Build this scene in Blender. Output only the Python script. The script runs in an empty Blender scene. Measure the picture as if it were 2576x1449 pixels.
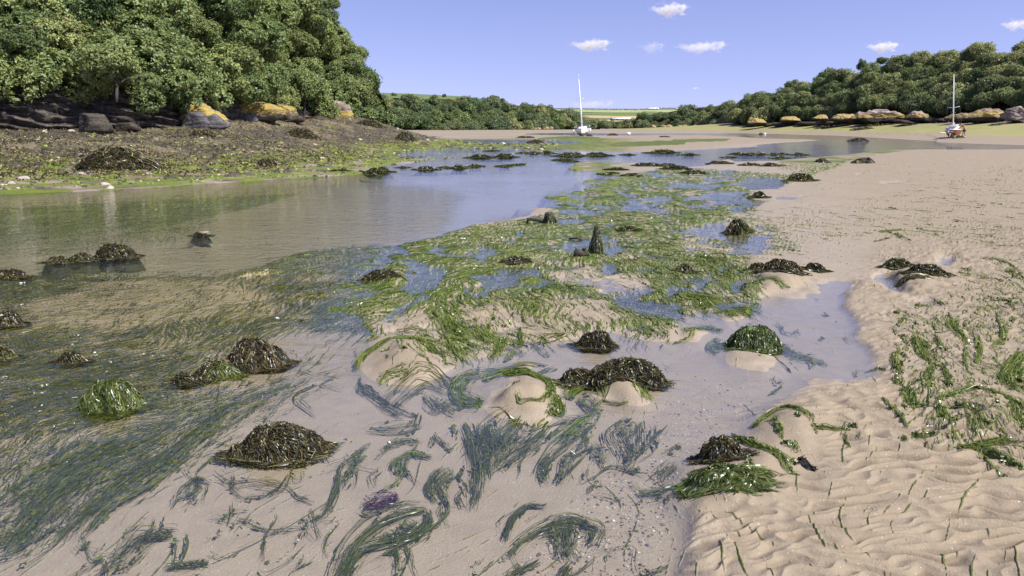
import bpy, math, random
import numpy as np
from mathutils import Vector
C = bpy.context.scene.collection
R = math.radians

# ---------------------------------------------------------------- camera, sky, sun, exposure
FPX, UC, VC, CAMZ, VH = 1900.0, 1288.0, 724.5, 1.65, 316.0     # focal length and centre in units of a 2576 px wide frame
PITCH = math.atan((VC - VH) / FPX)
SP, CP = math.sin(PITCH), math.cos(PITCH)
scn = bpy.context.scene
cam = bpy.data.cameras.new('camera')
cam.sensor_width = 36.0
cam.lens = FPX / 2576 * 36.0
cam.clip_start, cam.clip_end = 0.05, 20000
camo = bpy.data.objects.new('camera', cam)
C.objects.link(camo)
camo.location = (0, 0, CAMZ)
camo.rotation_euler = (math.pi / 2 - PITCH, 0, 0)
scn.camera = camo

SUN_EL, SUN_AZ = R(50), R(118)            # azimuth clockwise from +Y
world = bpy.data.worlds.new('World')
scn.world = world
world.use_nodes = True
wt = world.node_tree
for n in list(wt.nodes): wt.nodes.remove(n)
sky = wt.nodes.new('ShaderNodeTexSky')
sky.sky_type = 'NISHITA'
sky.sun_disc = False
sky.sun_elevation = SUN_EL
sky.sun_rotation = SUN_AZ
sky.air_density = 1.0
sky.dust_density = 0.15
sky.ozone_density = 3.0
tc = wt.nodes.new('ShaderNodeTexCoord')
lift = wt.nodes.new('ShaderNodeVectorMath'); lift.operation = 'MULTIPLY_ADD'       # the clear air near the horizon: look a little higher up the sky
lift.inputs[1].default_value = (1, 1, .95); lift.inputs[2].default_value = (0, 0, .10)
nrmz = wt.nodes.new('ShaderNodeVectorMath'); nrmz.operation = 'NORMALIZE'
wt.links.new(tc.outputs['Generated'], lift.inputs[0]); wt.links.new(lift.outputs[0], nrmz.inputs[0]); wt.links.new(nrmz.outputs[0], sky.inputs[0])
tint = wt.nodes.new('ShaderNodeMix'); tint.data_type = 'RGBA'; tint.blend_type = 'MULTIPLY'
tint.inputs[0].default_value = 1.0
tint.inputs[7].default_value = SKY_TINT = (1.13, 0.855, 1.06, 1)
bg = wt.nodes.new('ShaderNodeBackground'); bg.inputs[1].default_value = 0.11
wo = wt.nodes.new('ShaderNodeOutputWorld')
wt.links.new(sky.outputs[0], tint.inputs[6]); wt.links.new(tint.outputs[2], bg.inputs[0]); wt.links.new(bg.outputs[0], wo.inputs[0])
sun = bpy.data.lights.new('sun', 'SUN')
sun.energy = 5.0; sun.angle = R(0.53); sun.color = (1.0, 0.95, 0.86)
suno = bpy.data.objects.new('sun', sun); C.objects.link(suno)
sd = Vector((math.sin(SUN_AZ) * math.cos(SUN_EL), math.cos(SUN_AZ) * math.cos(SUN_EL), math.sin(SUN_EL)))
suno.rotation_euler = sd.to_track_quat('Z', 'Y').to_euler()
suno.location = (40, -10, 60)
vs = scn.view_settings
vs.view_transform = 'Standard'; vs.look = 'None'; vs.exposure = 0.55; vs.gamma = 1.0
scn.render.engine = 'CYCLES'
cy = scn.cycles
cy.use_denoising = True
try: cy.denoiser = 'OPENIMAGEDENOISE'
except Exception: pass
cy.max_bounces = 8; cy.transparent_max_bounces = 16; cy.volume_bounces = 2
cy.diffuse_bounces = 3; cy.glossy_bounces = 3; cy.sample_clamp_indirect = 4.0

# ---------------------------------------------------------------- helpers
rng = np.random.default_rng(7)
_perm = np.random.default_rng(3).permutation(256)
_perm = np.concatenate([_perm, _perm, _perm])
_g2 = np.array([[math.cos(a), math.sin(a)] for a in np.linspace(0, 2 * math.pi, 16, endpoint=False)])
_g3 = np.random.default_rng(5).normal(size=(64, 3)); _g3 /= np.linalg.norm(_g3, axis=1)[:, None]

def pn2(x, y, seed=0):
    x = np.asarray(x, float) + seed * 17.31; y = np.asarray(y, float) + seed * 9.77
    xi = np.floor(x).astype(np.int64); yi = np.floor(y).astype(np.int64)
    fx = x - xi; fy = y - yi; xi &= 255; yi &= 255
    ux = fx * fx * fx * (fx * (fx * 6 - 15) + 10); uy = fy * fy * fy * (fy * (fy * 6 - 15) + 10)
    def g(ix, iy, dx, dy):
        h = _perm[_perm[ix] + iy] & 15
        v = _g2[h]
        return v[..., 0] * dx + v[..., 1] * dy
    a = g(xi, yi, fx, fy); b = g((xi + 1) & 255, yi, fx - 1, fy)
    c = g(xi, (yi + 1) & 255, fx, fy - 1); d = g((xi + 1) & 255, (yi + 1) & 255, fx - 1, fy - 1)
    return (a * (1 - ux) + b * ux) * (1 - uy) + (c * (1 - ux) + d * ux) * uy

def fb2(x, y, o=4, seed=0, gain=.5):
    s = 0; a = 1; n = 0
    for i in range(o):
        s = s + a * pn2(x * 2 ** i, y * 2 ** i, seed + i * 3); n += a; a *= gain
    return s / n

def pn3(p, seed=0):
    p = np.asarray(p, float) + seed * 13.7
    i = np.floor(p).astype(np.int64); f = p - i; i &= 255
    u = f * f * f * (f * (f * 6 - 15) + 10)
    r = 0
    for dx in (0, 1):
        for dy in (0, 1):
            for dz in (0, 1):
                h = _perm[_perm[_perm[(i[..., 0] + dx) & 255] + ((i[..., 1] + dy) & 255)] + ((i[..., 2] + dz) & 255)] & 63
                g = _g3[h]
                w = (u[..., 0] if dx else 1 - u[..., 0]) * (u[..., 1] if dy else 1 - u[..., 1]) * (u[..., 2] if dz else 1 - u[..., 2])
                r = r + w * (g[..., 0] * (f[..., 0] - dx) + g[..., 1] * (f[..., 1] - dy) + g[..., 2] * (f[..., 2] - dz))
    return r

def fb3(p, o=3, seed=0):
    s = 0; a = 1; n = 0
    for k in range(o):
        s = s + a * pn3(p * 2 ** k, seed + k); n += a; a *= .5
    return s / n

def ss(x, a, b):
    t = np.clip((np.asarray(x, float) - a) / (b - a), 0, 1)
    return t * t * (3 - 2 * t)

def un(u, v, z=0.0):
    """point of the level z seen at (u, v)"""
    u = np.asarray(u, float); v = np.asarray(v, float)
    a = (u - UC) / FPX; b = (VC - v) / FPX
    dz = -SP + b * CP; t = (z - CAMZ) / dz
    return a * t, (CP + b * SP) * t

def und(u, v, d):
    """point at forward distance d seen at (u, v)"""
    u = np.asarray(u, float); v = np.asarray(v, float); d = np.asarray(d, float)
    a = (u - UC) / FPX; b = (VC - v) / FPX
    t = d / (CP + b * SP)
    return np.stack([a * t, d + 0 * u, CAMZ + (-SP + b * CP) * t], -1)

def chart(x, y):
    """chart coordinates of ground points"""
    cy_ = y * SP + CAMZ * CP * 1.0
    fz = y * CP + CAMZ * SP
    return UC + FPX * x / fz, VC + FPX * (-y * SP + CAMZ * CP) / fz

def link(o, parent=None):
    C.objects.link(o)
    if parent is not None: o.parent = parent
    return o

def mesh(name, V, F, mat=None, col=None, smooth=False, cols=None):
    me = bpy.data.meshes.new(name)
    V = np.asarray(V, np.float32).reshape(-1, 3)
    me.vertices.add(len(V)); me.vertices.foreach_set('co', V.ravel())
    groups = F if isinstance(F, list) else [F]
    groups = [np.asarray(g, np.int32) for g in groups if len(g)]
    nl = sum(g.size for g in groups); npoly = sum(len(g) for g in groups)
    me.loops.add(nl); me.polygons.add(npoly)
    me.loops.foreach_set('vertex_index', np.concatenate([g.ravel() for g in groups]))
    st = []; o = 0
    for g in groups:
        st.append(np.arange(len(g)) * g.shape[1] + o); o += g.size
    me.polygons.foreach_set('loop_start', np.concatenate(st).astype(np.int32))
    me.update(calc_edges=True)
    if smooth: me.polygons.foreach_set('use_smooth', np.ones(npoly, bool))
    for nm, c in (cols or ({'col': col} if col is not None else {})).items():
        c = np.asarray(c, np.float32)
        if c.shape[1] == 3: c = np.concatenate([c, np.ones((len(c), 1), np.float32)], 1)
        at = me.attributes.new(nm, 'FLOAT_COLOR', 'POINT'); at.data.foreach_set('color', c.ravel())
    if mat: me.materials.append(mat)
    return me

def obj(name, me, parent=None, loc=None):
    o = bpy.data.objects.new(name, me)
    if loc is not None: o.location = loc
    return link(o, parent)

def tag(o, label=None, cat=None, group=None, kind=None):
    for k, v in (('label', label), ('category', cat), ('group', group), ('kind', kind)):
        if v: o[k] = v
    return o

def thing(name, label, cat, loc=(0, 0, 0), rz=0, group=None):
    o = bpy.data.objects.new(name, None); o.empty_display_size = .2
    o.location = loc; o.rotation_euler = (0, 0, rz)
    return tag(link(o), label, cat, group)

class MB:
    """collects shapes into one mesh"""
    def __init__(s): s.V = []; s.Q = []; s.T = []; s.n = 0
    def add(s, V, Q=(), T=()):
        V = np.asarray(V, float).reshape(-1, 3)
        s.V.append(V)
        if len(Q): s.Q.append(np.asarray(Q) + s.n)
        if len(T): s.T.append(np.asarray(T) + s.n)
        s.n += len(V); return s
    def tube(s, pts, rad, k=8):
        pts = np.asarray(pts, float); m = len(pts); rad = np.broadcast_to(np.asarray(rad, float), (m,))
        tg = np.gradient(pts, axis=0); tg /= np.linalg.norm(tg, axis=1)[:, None] + 1e-9
        up = np.array([0, 0, 1.]) if abs(tg[0, 2]) < .9 else np.array([1., 0, 0])
        a = np.cross(tg, up); a /= np.linalg.norm(a, axis=1)[:, None] + 1e-9
        b = np.cross(tg, a)
        th = np.linspace(0, 2 * math.pi, k, endpoint=False)
        V = pts[:, None] + rad[:, None, None] * (np.cos(th)[None, :, None] * a[:, None] + np.sin(th)[None, :, None] * b[:, None])
        Q = []
        for i in range(m - 1):
            for j in range(k):
                Q.append((i * k + j, i * k + (j + 1) % k, (i + 1) * k + (j + 1) % k, (i + 1) * k + j))
        V = np.concatenate([V.reshape(-1, 3), pts[:1], pts[-1:]])
        T = [(m * k, (j + 1) % k, j) for j in range(k)] + [(m * k + 1, (m - 1) * k + j, (m - 1) * k + (j + 1) % k) for j in range(k)]
        return s.add(V, Q, T)
    def box(s, c, sz, bev=.12):
        """box with cut edges"""
        c = np.array(c, float); h = np.array(sz, float) / 2; b = min(h) * bev
        xs = []
        for z, k in ((-h[2], b), (-h[2] + b, 0), (h[2] - b, 0), (h[2], b)):
            x, y = h[0] - k, h[1] - k
            e = b
            xs += [(x - e, -y, z), (x, -y + e, z), (x, y - e, z), (x - e, y, z), (-x + e, y, z), (-x, y - e, z), (-x, -y + e, z), (-x + e, -y, z)]
        V = np.array(xs) + c
        Q = [(i * 8 + j, i * 8 + (j + 1) % 8, (i + 1) * 8 + (j + 1) % 8, (i + 1) * 8 + j) for i in range(3) for j in range(8)]
        T = [(0, 7 - j, 6 - j) for j in range(6)] + [(24, 25 + j, 26 + j) for j in range(6)]
        return s.add(V, Q, T)
    def grid(s, P):
        P = np.asarray(P, float); m, n = P.shape[:2]
        i, j = np.meshgrid(np.arange(m - 1), np.arange(n - 1), indexing='ij')
        a = (i * n + j).ravel()
        return s.add(P, np.stack([a, a + 1, a + n + 1, a + n], 1))
    def build(s, name, mat, parent=None, smooth=False):
        me = mesh(name, np.concatenate(s.V), [np.concatenate(s.Q) if s.Q else np.zeros((0, 4), int), np.concatenate(s.T) if s.T else np.zeros((0, 3), int)], mat, smooth=smooth)
        return obj(name, me, parent)

def gridF(m, n):
    i, j = np.meshgrid(np.arange(m - 1), np.arange(n - 1), indexing='ij')
    a = (i * n + j).ravel()
    return np.stack([a, a + 1, a + n + 1, a + n], 1)

def ribbons(P, W, up=None):
    """P (N,K,3) centre lines, W (N,K) widths -> verts, quads"""
    N, K = P.shape[:2]
    tg = np.gradient(P, axis=1)
    tg /= np.linalg.norm(tg, axis=2)[..., None] + 1e-9
    if up is None: up = np.array([0, 0, 1.0])
    sd_ = np.cross(tg, np.broadcast_to(up, tg.shape))
    sd_ /= np.linalg.norm(sd_, axis=2)[..., None] + 1e-9
    A = P - sd_ * W[..., None] / 2; B = P + sd_ * W[..., None] / 2
    V = np.stack([A, B], 2).reshape(-1, 3)
    b = (np.arange(N)[:, None] * 2 * K + 2 * np.arange(K - 1)[None]).ravel()
    return V, np.stack([b, b + 1, b + 3, b + 2], 1)

# ---------------------------------------------------------------- materials
def newmat(name):
    m = bpy.data.materials.new(name); m.use_nodes = True
    nt = m.node_tree
    for n in list(nt.nodes): nt.nodes.remove(n)
    out = nt.nodes.new('ShaderNodeOutputMaterial')
    return m, nt, out

class NT:
    def __init__(s, nt): s.nt = nt
    def n(s, t, **k):
        nd = s.nt.nodes.new(t)
        for a, b in k.items(): setattr(nd, a, b)
        return nd
    def set(s, sock, v):
        if hasattr(v, 'links') or hasattr(v, 'is_linked'): s.nt.links.new(v, sock)
        else:
            if isinstance(v, (tuple, list)) and len(v) == 3 and sock.type == 'RGBA': v = (*v, 1)
            sock.default_value = v
    def mix(s, f, a, b, mode='MIX'):
        m = s.n('ShaderNodeMix'); m.data_type = 'RGBA'; m.blend_type = mode
        s.set(m.inputs[0], f); s.set(m.inputs[6], a); s.set(m.inputs[7], b); return m.outputs[2]
    def math(s, op, a, b=0.0, c=None, clamp=False):
        m = s.n('ShaderNodeMath'); m.operation = op; m.use_clamp = clamp
        s.set(m.inputs[0], a); s.set(m.inputs[1], b)
        if c is not None: s.set(m.inputs[2], c)
        return m.outputs[0]
    def noise(s, scale, vec=None, detail=3.0, rough=.55, dist=0.0):
        m = s.n('ShaderNodeTexNoise'); m.inputs['Scale'].default_value = scale; m.inputs['Detail'].default_value = detail
        m.inputs['Roughness'].default_value = rough; m.inputs['Distortion'].default_value = dist
        if vec is not None: s.nt.links.new(vec, m.inputs['Vector'])
        return m.outputs['Fac']
    def ramp(s, f, a, b, lo=0.0, hi=1.0):
        m = s.n('ShaderNodeMapRange'); m.interpolation_type = 'SMOOTHSTEP'
        s.set(m.inputs[0], f); m.inputs[1].default_value = a; m.inputs[2].default_value = b; m.inputs[3].default_value = lo; m.inputs[4].default_value = hi
        return m.outputs[0]
    def attr(s, name):
        a = s.n('ShaderNodeAttribute'); a.attribute_name = name; return a
    def pos(s): return s.n('ShaderNodeNewGeometry').outputs['Position']
    def objc(s): return s.n('ShaderNodeTexCoord').outputs['Object']
    def mapping(s, vec, scale=(1, 1, 1), rot=(0, 0, 0)):
        m = s.n('ShaderNodeMapping'); m.inputs['Scale'].default_value = scale; m.inputs['Rotation'].default_value = rot
        s.nt.links.new(vec, m.inputs['Vector']); return m.outputs[0]
    def bump(s, h, strength=.5, dist=.02, normal=None):
        b = s.n('ShaderNodeBump'); s.set(b.inputs['Strength'], strength); b.inputs['Distance'].default_value = dist
        s.set(b.inputs['Height'], h)
        if normal is not None: s.set(b.inputs['Normal'], normal)
        return b.outputs[0]
    def pbsdf(s, col, rough=.6, normal=None, spec=.5, metal=0.0):
        p = s.n('ShaderNodeBsdfPrincipled')
        s.set(p.inputs['Base Color'], col); s.set(p.inputs['Roughness'], rough)
        s.set(p.inputs['Specular IOR Level'], spec); s.set(p.inputs['Metallic'], metal)
        if normal is not None: s.set(p.inputs['Normal'], normal)
        return p.outputs[0]

def plain(name, col, rough=.5, var=.25, scale=8.0, spec=.5, metal=0.0, bump=0.0):
    m, nt, out = newmat(name); k = NT(nt)
    nz = k.noise(scale, k.objc(), 4)
    c = k.mix(nz, tuple(x * (1 - var) for x in col), tuple(min(1, x * (1 + var)) for x in col))
    nrm = k.bump(nz, bump, .01) if bump else None
    nt.links.new(k.pbsdf(c, rough, nrm, spec, metal), out.inputs[0]); return m

def leafmat(name, col, trans=.3, gloss=.08, hue=.03, rough=.4, rv=.25):
    """leaves, fronds and strands: colour attribute x base colour, some light through them"""
    m, nt, out = newmat(name); k = NT(nt)
    a = k.attr('col').outputs['Color']
    c = k.mix(1.0, a, (*col, 1), 'MULTIPLY')
    oi = k.n('ShaderNodeObjectInfo')
    hs = k.n('ShaderNodeHueSaturation')
    k.set(hs.inputs['Hue'], k.math('MULTIPLY_ADD', oi.outputs['Random'], hue * 2, .5 - hue))
    k.set(hs.inputs['Value'], k.math('MULTIPLY_ADD', oi.outputs['Random'], -rv * 2, 1 + rv))
    k.set(hs.inputs['Color'], c)
    d = k.n('ShaderNodeBsdfDiffuse'); nt.links.new(hs.outputs[0], d.inputs[0])
    t = k.n('ShaderNodeBsdfTranslucent'); nt.links.new(hs.outputs[0], t.inputs[0])
    g = k.n('ShaderNodeBsdfGlossy'); g.inputs['Roughness'].default_value = rough; g.inputs[0].default_value = (.9, .95, 1, 1)
    m1 = k.n('ShaderNodeMixShader'); m1.inputs[0].default_value = trans
    nt.links.new(d.outputs[0], m1.inputs[1]); nt.links.new(t.outputs[0], m1.inputs[2])
    m2 = k.n('ShaderNodeMixShader'); m2.inputs[0].default_value = gloss
    nt.links.new(m1.outputs[0], m2.inputs[1]); nt.links.new(g.outputs[0], m2.inputs[2])
    nt.links.new(m2.outputs[0], out.inputs[0]); return m
# ---------------------------------------------------------------- ground: control heights, traced water and weed areas
TILES = {'A': (0, 0, 1.8114), 'B': (1300, 250, 1.84), 'C': (2700, 100, 1.9317), 'D': (0, 800, 1.9063), 'E': (1344, 700, 1.811),
         'F': (2688, 750, 1.811), 'G': (0, 1468, 1.811), 'H': (1344, 1468, 1.811), 'I': (2688, 1468, 1.811), 'J': (2150, 560, 2.576), 'K': (2040, 820, 6.0375)}
KD = 2576 / 4032
def T(t, pts):
    if t == '': return [(float(a), float(b)) for a, b in pts]
    x0, y0, s = TILES[t]
    return [((x0 + a / s) * KD, (y0 + b / s) * KD) for a, b in pts]
def tsc(t): return 1.0 if t == '' else KD / TILES[t][2]

ctrl = []
def cz(lst):                                    # (u, v, d): a point seen at (u, v), d metres off
    for u, v, d in lst:
        p = und(u, v, d); ctrl.append(tuple(p))
def cflat(lst, z=0.0):
    for u, v in lst:
        x, y = un(u, v); ctrl.append((float(x), float(y), z))
cflat([(-300, 500), (0, 490), (240, 478), (480, 466), (700, 453), (900, 440), (960, 418), (1080, 405), (1250, 393), (1400, 378)], .0)
cflat([(-300, 1000), (-200, 700), (300, 560), (600, 500), (900, 700), (300, 900), (300, 1300), (0, 1440), (900, 1100), (1300, 1300), (1700, 1400), (1300, 800), (1300, 560), (1600, 470), (1700, 600), (1800, 800), (1700, 400), (1900, 420), (1200, 430), (-400, 1600), (1300, 1700), (600, 600)], .0)
cz([(0, 420, 26), (0, 370, 31), (0, 325, 38), (300, 400, 28), (400, 322, 43), (500, 400, 30), (640, 299, 52), (600, 350, 40), (860, 292, 70), (905, 292, 76), (800, 350, 50), (800, 400, 34),
    (1000, 326, 78), (1045, 350, 82), (940, 380, 48), (960, 350, 60), (-250, 325, 35), (-250, 420, 23), (200, 322, 40), (700, 330, 50)])
for u, d, z in [(1150, 58, .03), (1300, 65, .03), (1450, 60, .03), (1100, 130, .06), (1400, 120, .06), (1250, 180, .08), (1100, 240, .12), (1500, 300, .12), (1700, 450, .25), (1900, 300, .4), (1700, 130, .05), (1850, 125, .02),
                (1850, 100, .03), (2000, 90, .03), (2050, 135, .0), (2200, 100, .0), (1900, 150, .02), (2320, 85, .0), (1100, 90, .05), (1250, 95, .04), (1500, 85, .04), (900, 110, .3), (700, 120, 1.0), (1300, 600, .4), (2000, 600, 1.0), (900, 400, .6)]:
    ctrl.append(((u - UC) / FPX * d, float(d), z))
cz([(2576, 345, 82), (2400, 345, 87), (2400, 335, 103), (2400, 320, 118), (2400, 306, 132), (2576, 322, 105), (2576, 300, 118), (2576, 335, 90), (2200, 334, 128), (2200, 320, 145), (2200, 308, 160),
    (2000, 334, 160), (2000, 322, 172), (2000, 309, 182), (1880, 330, 185), (1880, 316, 200), (1880, 308, 208), (2850, 345, 75), (2850, 300, 100)])
for u, v, z in [(2300, 430, .06), (2500, 600, .04), (2560, 440, .1), (2400, 385, .1), (2500, 1200, .03), (2200, 1400, .03), (2850, 700, .06), (2850, 420, .2), (2700, 1300, .04)]:
    x, y = un(u, v); ctrl.append((float(x), float(y), z))
for u, d, z in [(-300, 60, 1.6), (0, 60, 1.6), (0, 90, 1.6), (300, 70, 1.8), (500, 90, 2.0), (700, 90, 2.2), (-400, 120, 1.6), (860, 100, 2.0), (2400, 180, 2.6), (2000, 260, 2.4), (2700, 160, 2.6), (2200, 220, 2.5), (2800, 300, 2.6), (0, 300, 1.6)]:
    ctrl.append(((u - UC) / FPX * d, float(d), z))
ctrl = np.array(ctrl)
def _q(x, y):
    yy = np.maximum(y, .6)
    return np.stack([x / yy * 1.6, np.log(yy)], -1)
def _phi(r2): return .5 * r2 * np.log(r2 + 1e-9)
_cq = _q(ctrl[:, 0], ctrl[:, 1]); _n = len(_cq)
_A = np.zeros((_n + 3, _n + 3))
_A[:_n, :_n] = _phi(((_cq[:, None] - _cq[None]) ** 2).sum(-1)) + np.eye(_n) * .002
_A[:_n, _n] = 1; _A[:_n, _n + 1:] = _cq; _A[_n, :_n] = 1; _A[_n + 1:, :_n] = _cq.T
_w = np.linalg.solve(_A, np.concatenate([ctrl[:, 2], np.zeros(3)]))
def base_z(x, y):
    sh = np.shape(x); q = _q(np.ravel(x), np.ravel(y)); out = np.empty(len(q))
    for i in range(0, len(q), 60000):
        qq = q[i:i + 60000]
        r2 = ((qq[:, None, 0] - _cq[None, :, 0]) ** 2 + (qq[:, None, 1] - _cq[None, :, 1]) ** 2)
        out[i:i + 60000] = _phi(r2) @ _w[:_n] + _w[_n] + qq @ _w[_n + 1:]
    return out.reshape(sh)

# raster maps over the ground, in chart coordinates (offset so that a margin round the frame is covered)
RS, RX0, RY0, RW, RH = 1.0, -420, 300, 3420, 1500
def raster(): return np.zeros((RH, RW), np.float32)
def pmask(pts):
    p = np.array(pts, float); x0 = int(max(0, p[:, 0].min() - RX0 - 2)); x1 = int(min(RW, p[:, 0].max() - RX0 + 3))
    y0 = int(max(0, p[:, 1].min() - RY0 - 2)); y1 = int(min(RH, p[:, 1].max() - RY0 + 3))
    gx = np.arange(x0, x1)[None, :] + RX0; gy = np.arange(y0, y1)[:, None] + RY0
    ins = np.zeros((y1 - y0, x1 - x0), bool)
    for i in range(len(p)):
        (xa, ya), (xb, yb) = p[i - 1], p[i]
        if ya == yb: continue
        c = ((gy > ya) != (gy > yb)) & (gx < (xb - xa) * (gy - ya) / (yb - ya) + xa)
        ins ^= c
    return ins, slice(y0, y1), slice(x0, x1)
def fillp(M, pts, val, mode='set'):
    m, a, b = pmask(pts)
    s = M[a, b]
    if mode == 'set': s[m] = val
    elif mode == 'max': s[m] = np.maximum(s[m], val)
    else: s[m] += val
def blur(M, ry, rx):
    for r, ax in ((ry, 0), (rx, 1)):
        if r < 1: continue
        for _ in range(2):
            c = np.cumsum(np.pad(M, [(r + 1, r) if a == ax else (0, 0) for a in (0, 1)], mode='edge'), axis=ax, dtype=np.float64)
            M = ((c[2 * r + 1:] - c[:-2 * r - 1]) if ax == 0 else (c[:, 2 * r + 1:] - c[:, :-2 * r - 1])) / (2 * r + 1)
    return M.astype(np.float32)
def pblur(M, k=1.0):
    """blur that widens towards the viewer"""
    a = blur(M, max(1, int(1 * k)), int(3 * k)); b = blur(M, int(5 * k), int(10 * k)); c = blur(M, int(24 * k), int(34 * k))
    t = (np.arange(RH) + RY0)[:, None]
    w1 = ss(t, 430, 620); w2 = ss(t, 700, 1000)
    return (a * (1 - w1) + b * w1) * (1 - w2) + c * w2
def samp(M, u, v):
    fx = np.clip(np.asarray(u) - RX0, 0, RW - 1.01); fy = np.clip(np.asarray(v) - RY0, 0, RH - 1.01)
    i = fy.astype(int); j = fx.astype(int); a = fx - j; b = fy - i
    return (M[i, j] * (1 - a) + M[i, j + 1] * a) * (1 - b) + (M[i + 1, j] * (1 - a) + M[i + 1, j + 1] * a) * b

CH = raster() + .014                              # target height of the ground
CHANNEL = [(-420, 505), (0, 492), (200, 487), (480, 467), (700, 453), (900, 441), (960, 419), (1080, 406), (1250, 394), (1400, 379), (1620, 383), (1720, 378), (1923, 371), (2056, 363), (2168, 354), (2060, 348), (1990, 346), (1791, 341.5),
           (1770, 337), (2060, 337), (2330, 348), (2354, 352), (2350, 357), (2221, 379), (2122, 391), (2056, 395), (1956, 403), (1850, 405)] + T('J', [(1860, 160), (1640, 205), (1250, 235), (900, 200), (720, 200), (400, 190), (250, 240), (210, 285), (430, 305), (750, 345), (500, 370), (250, 400), (470, 440), (380, 485), (0, 495), (0, 660)]) + \
          [(1290, 545), (1180, 565), (1090, 588), (1010, 611), (860, 610), (700, 640), (560, 680), (300, 690), (-420, 700)]
SHALLOW = [(-420, 640), (560, 660), (700, 640), (850, 640), (870, 690), (800, 730), (770, 800), (850, 830), (940, 850), (900, 900), (890, 920), (930, 948), (1080, 952), (1150, 918), (1290, 892), (1350, 872), (1440, 852), (1545, 840), (1640, 868), (1700, 862),
           (1715, 800), (1760, 786), (1841, 814), (1900, 790), (1920, 750), (1960, 728), (2040, 712), (2110, 705), (2150, 720), (2120, 745), (2140, 800), (2150, 850), (2200, 900), (2215, 945), (2190, 975), (2100, 962), (2030, 955), (2020, 1000), (1950, 1040), (1890, 1070),
           (1880, 1110), (1800, 1130), (1700, 1180), (1700, 1250), (1730, 1290), (1748, 1449), (1760, 1900), (-420, 1900)]
fillp(CH, SHALLOW, -.032)
fillp(CH, CHANNEL, -.22)
MIDLAND = [(560, 720), (700, 640), (860, 612), (1011, 613), (1088, 590), (1170, 573), (1290, 562), (1400, 530), (1330, 510), (1400, 490), (1460, 460), (1480, 440), (1560, 440), (1700, 420), (1850, 430), (1980, 440), (2080, 405), (2160, 400), (2000, 460), (1890, 480), (1900, 520), (1900, 560), (1960, 600), (1880, 640), (1900, 700), (1920, 740),
           (1900, 790), (1800, 790), (1700, 790), (1690, 860), (1545, 830), (1350, 865), (1150, 910), (950, 850), (900, 840), (800, 830), (680, 800)]
fillp(CH, [(480, 760), (620, 690), (760, 640), (860, 612), (980, 640), (960, 720), (900, 790), (900, 850), (780, 870), (600, 820)], -.014)
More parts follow.
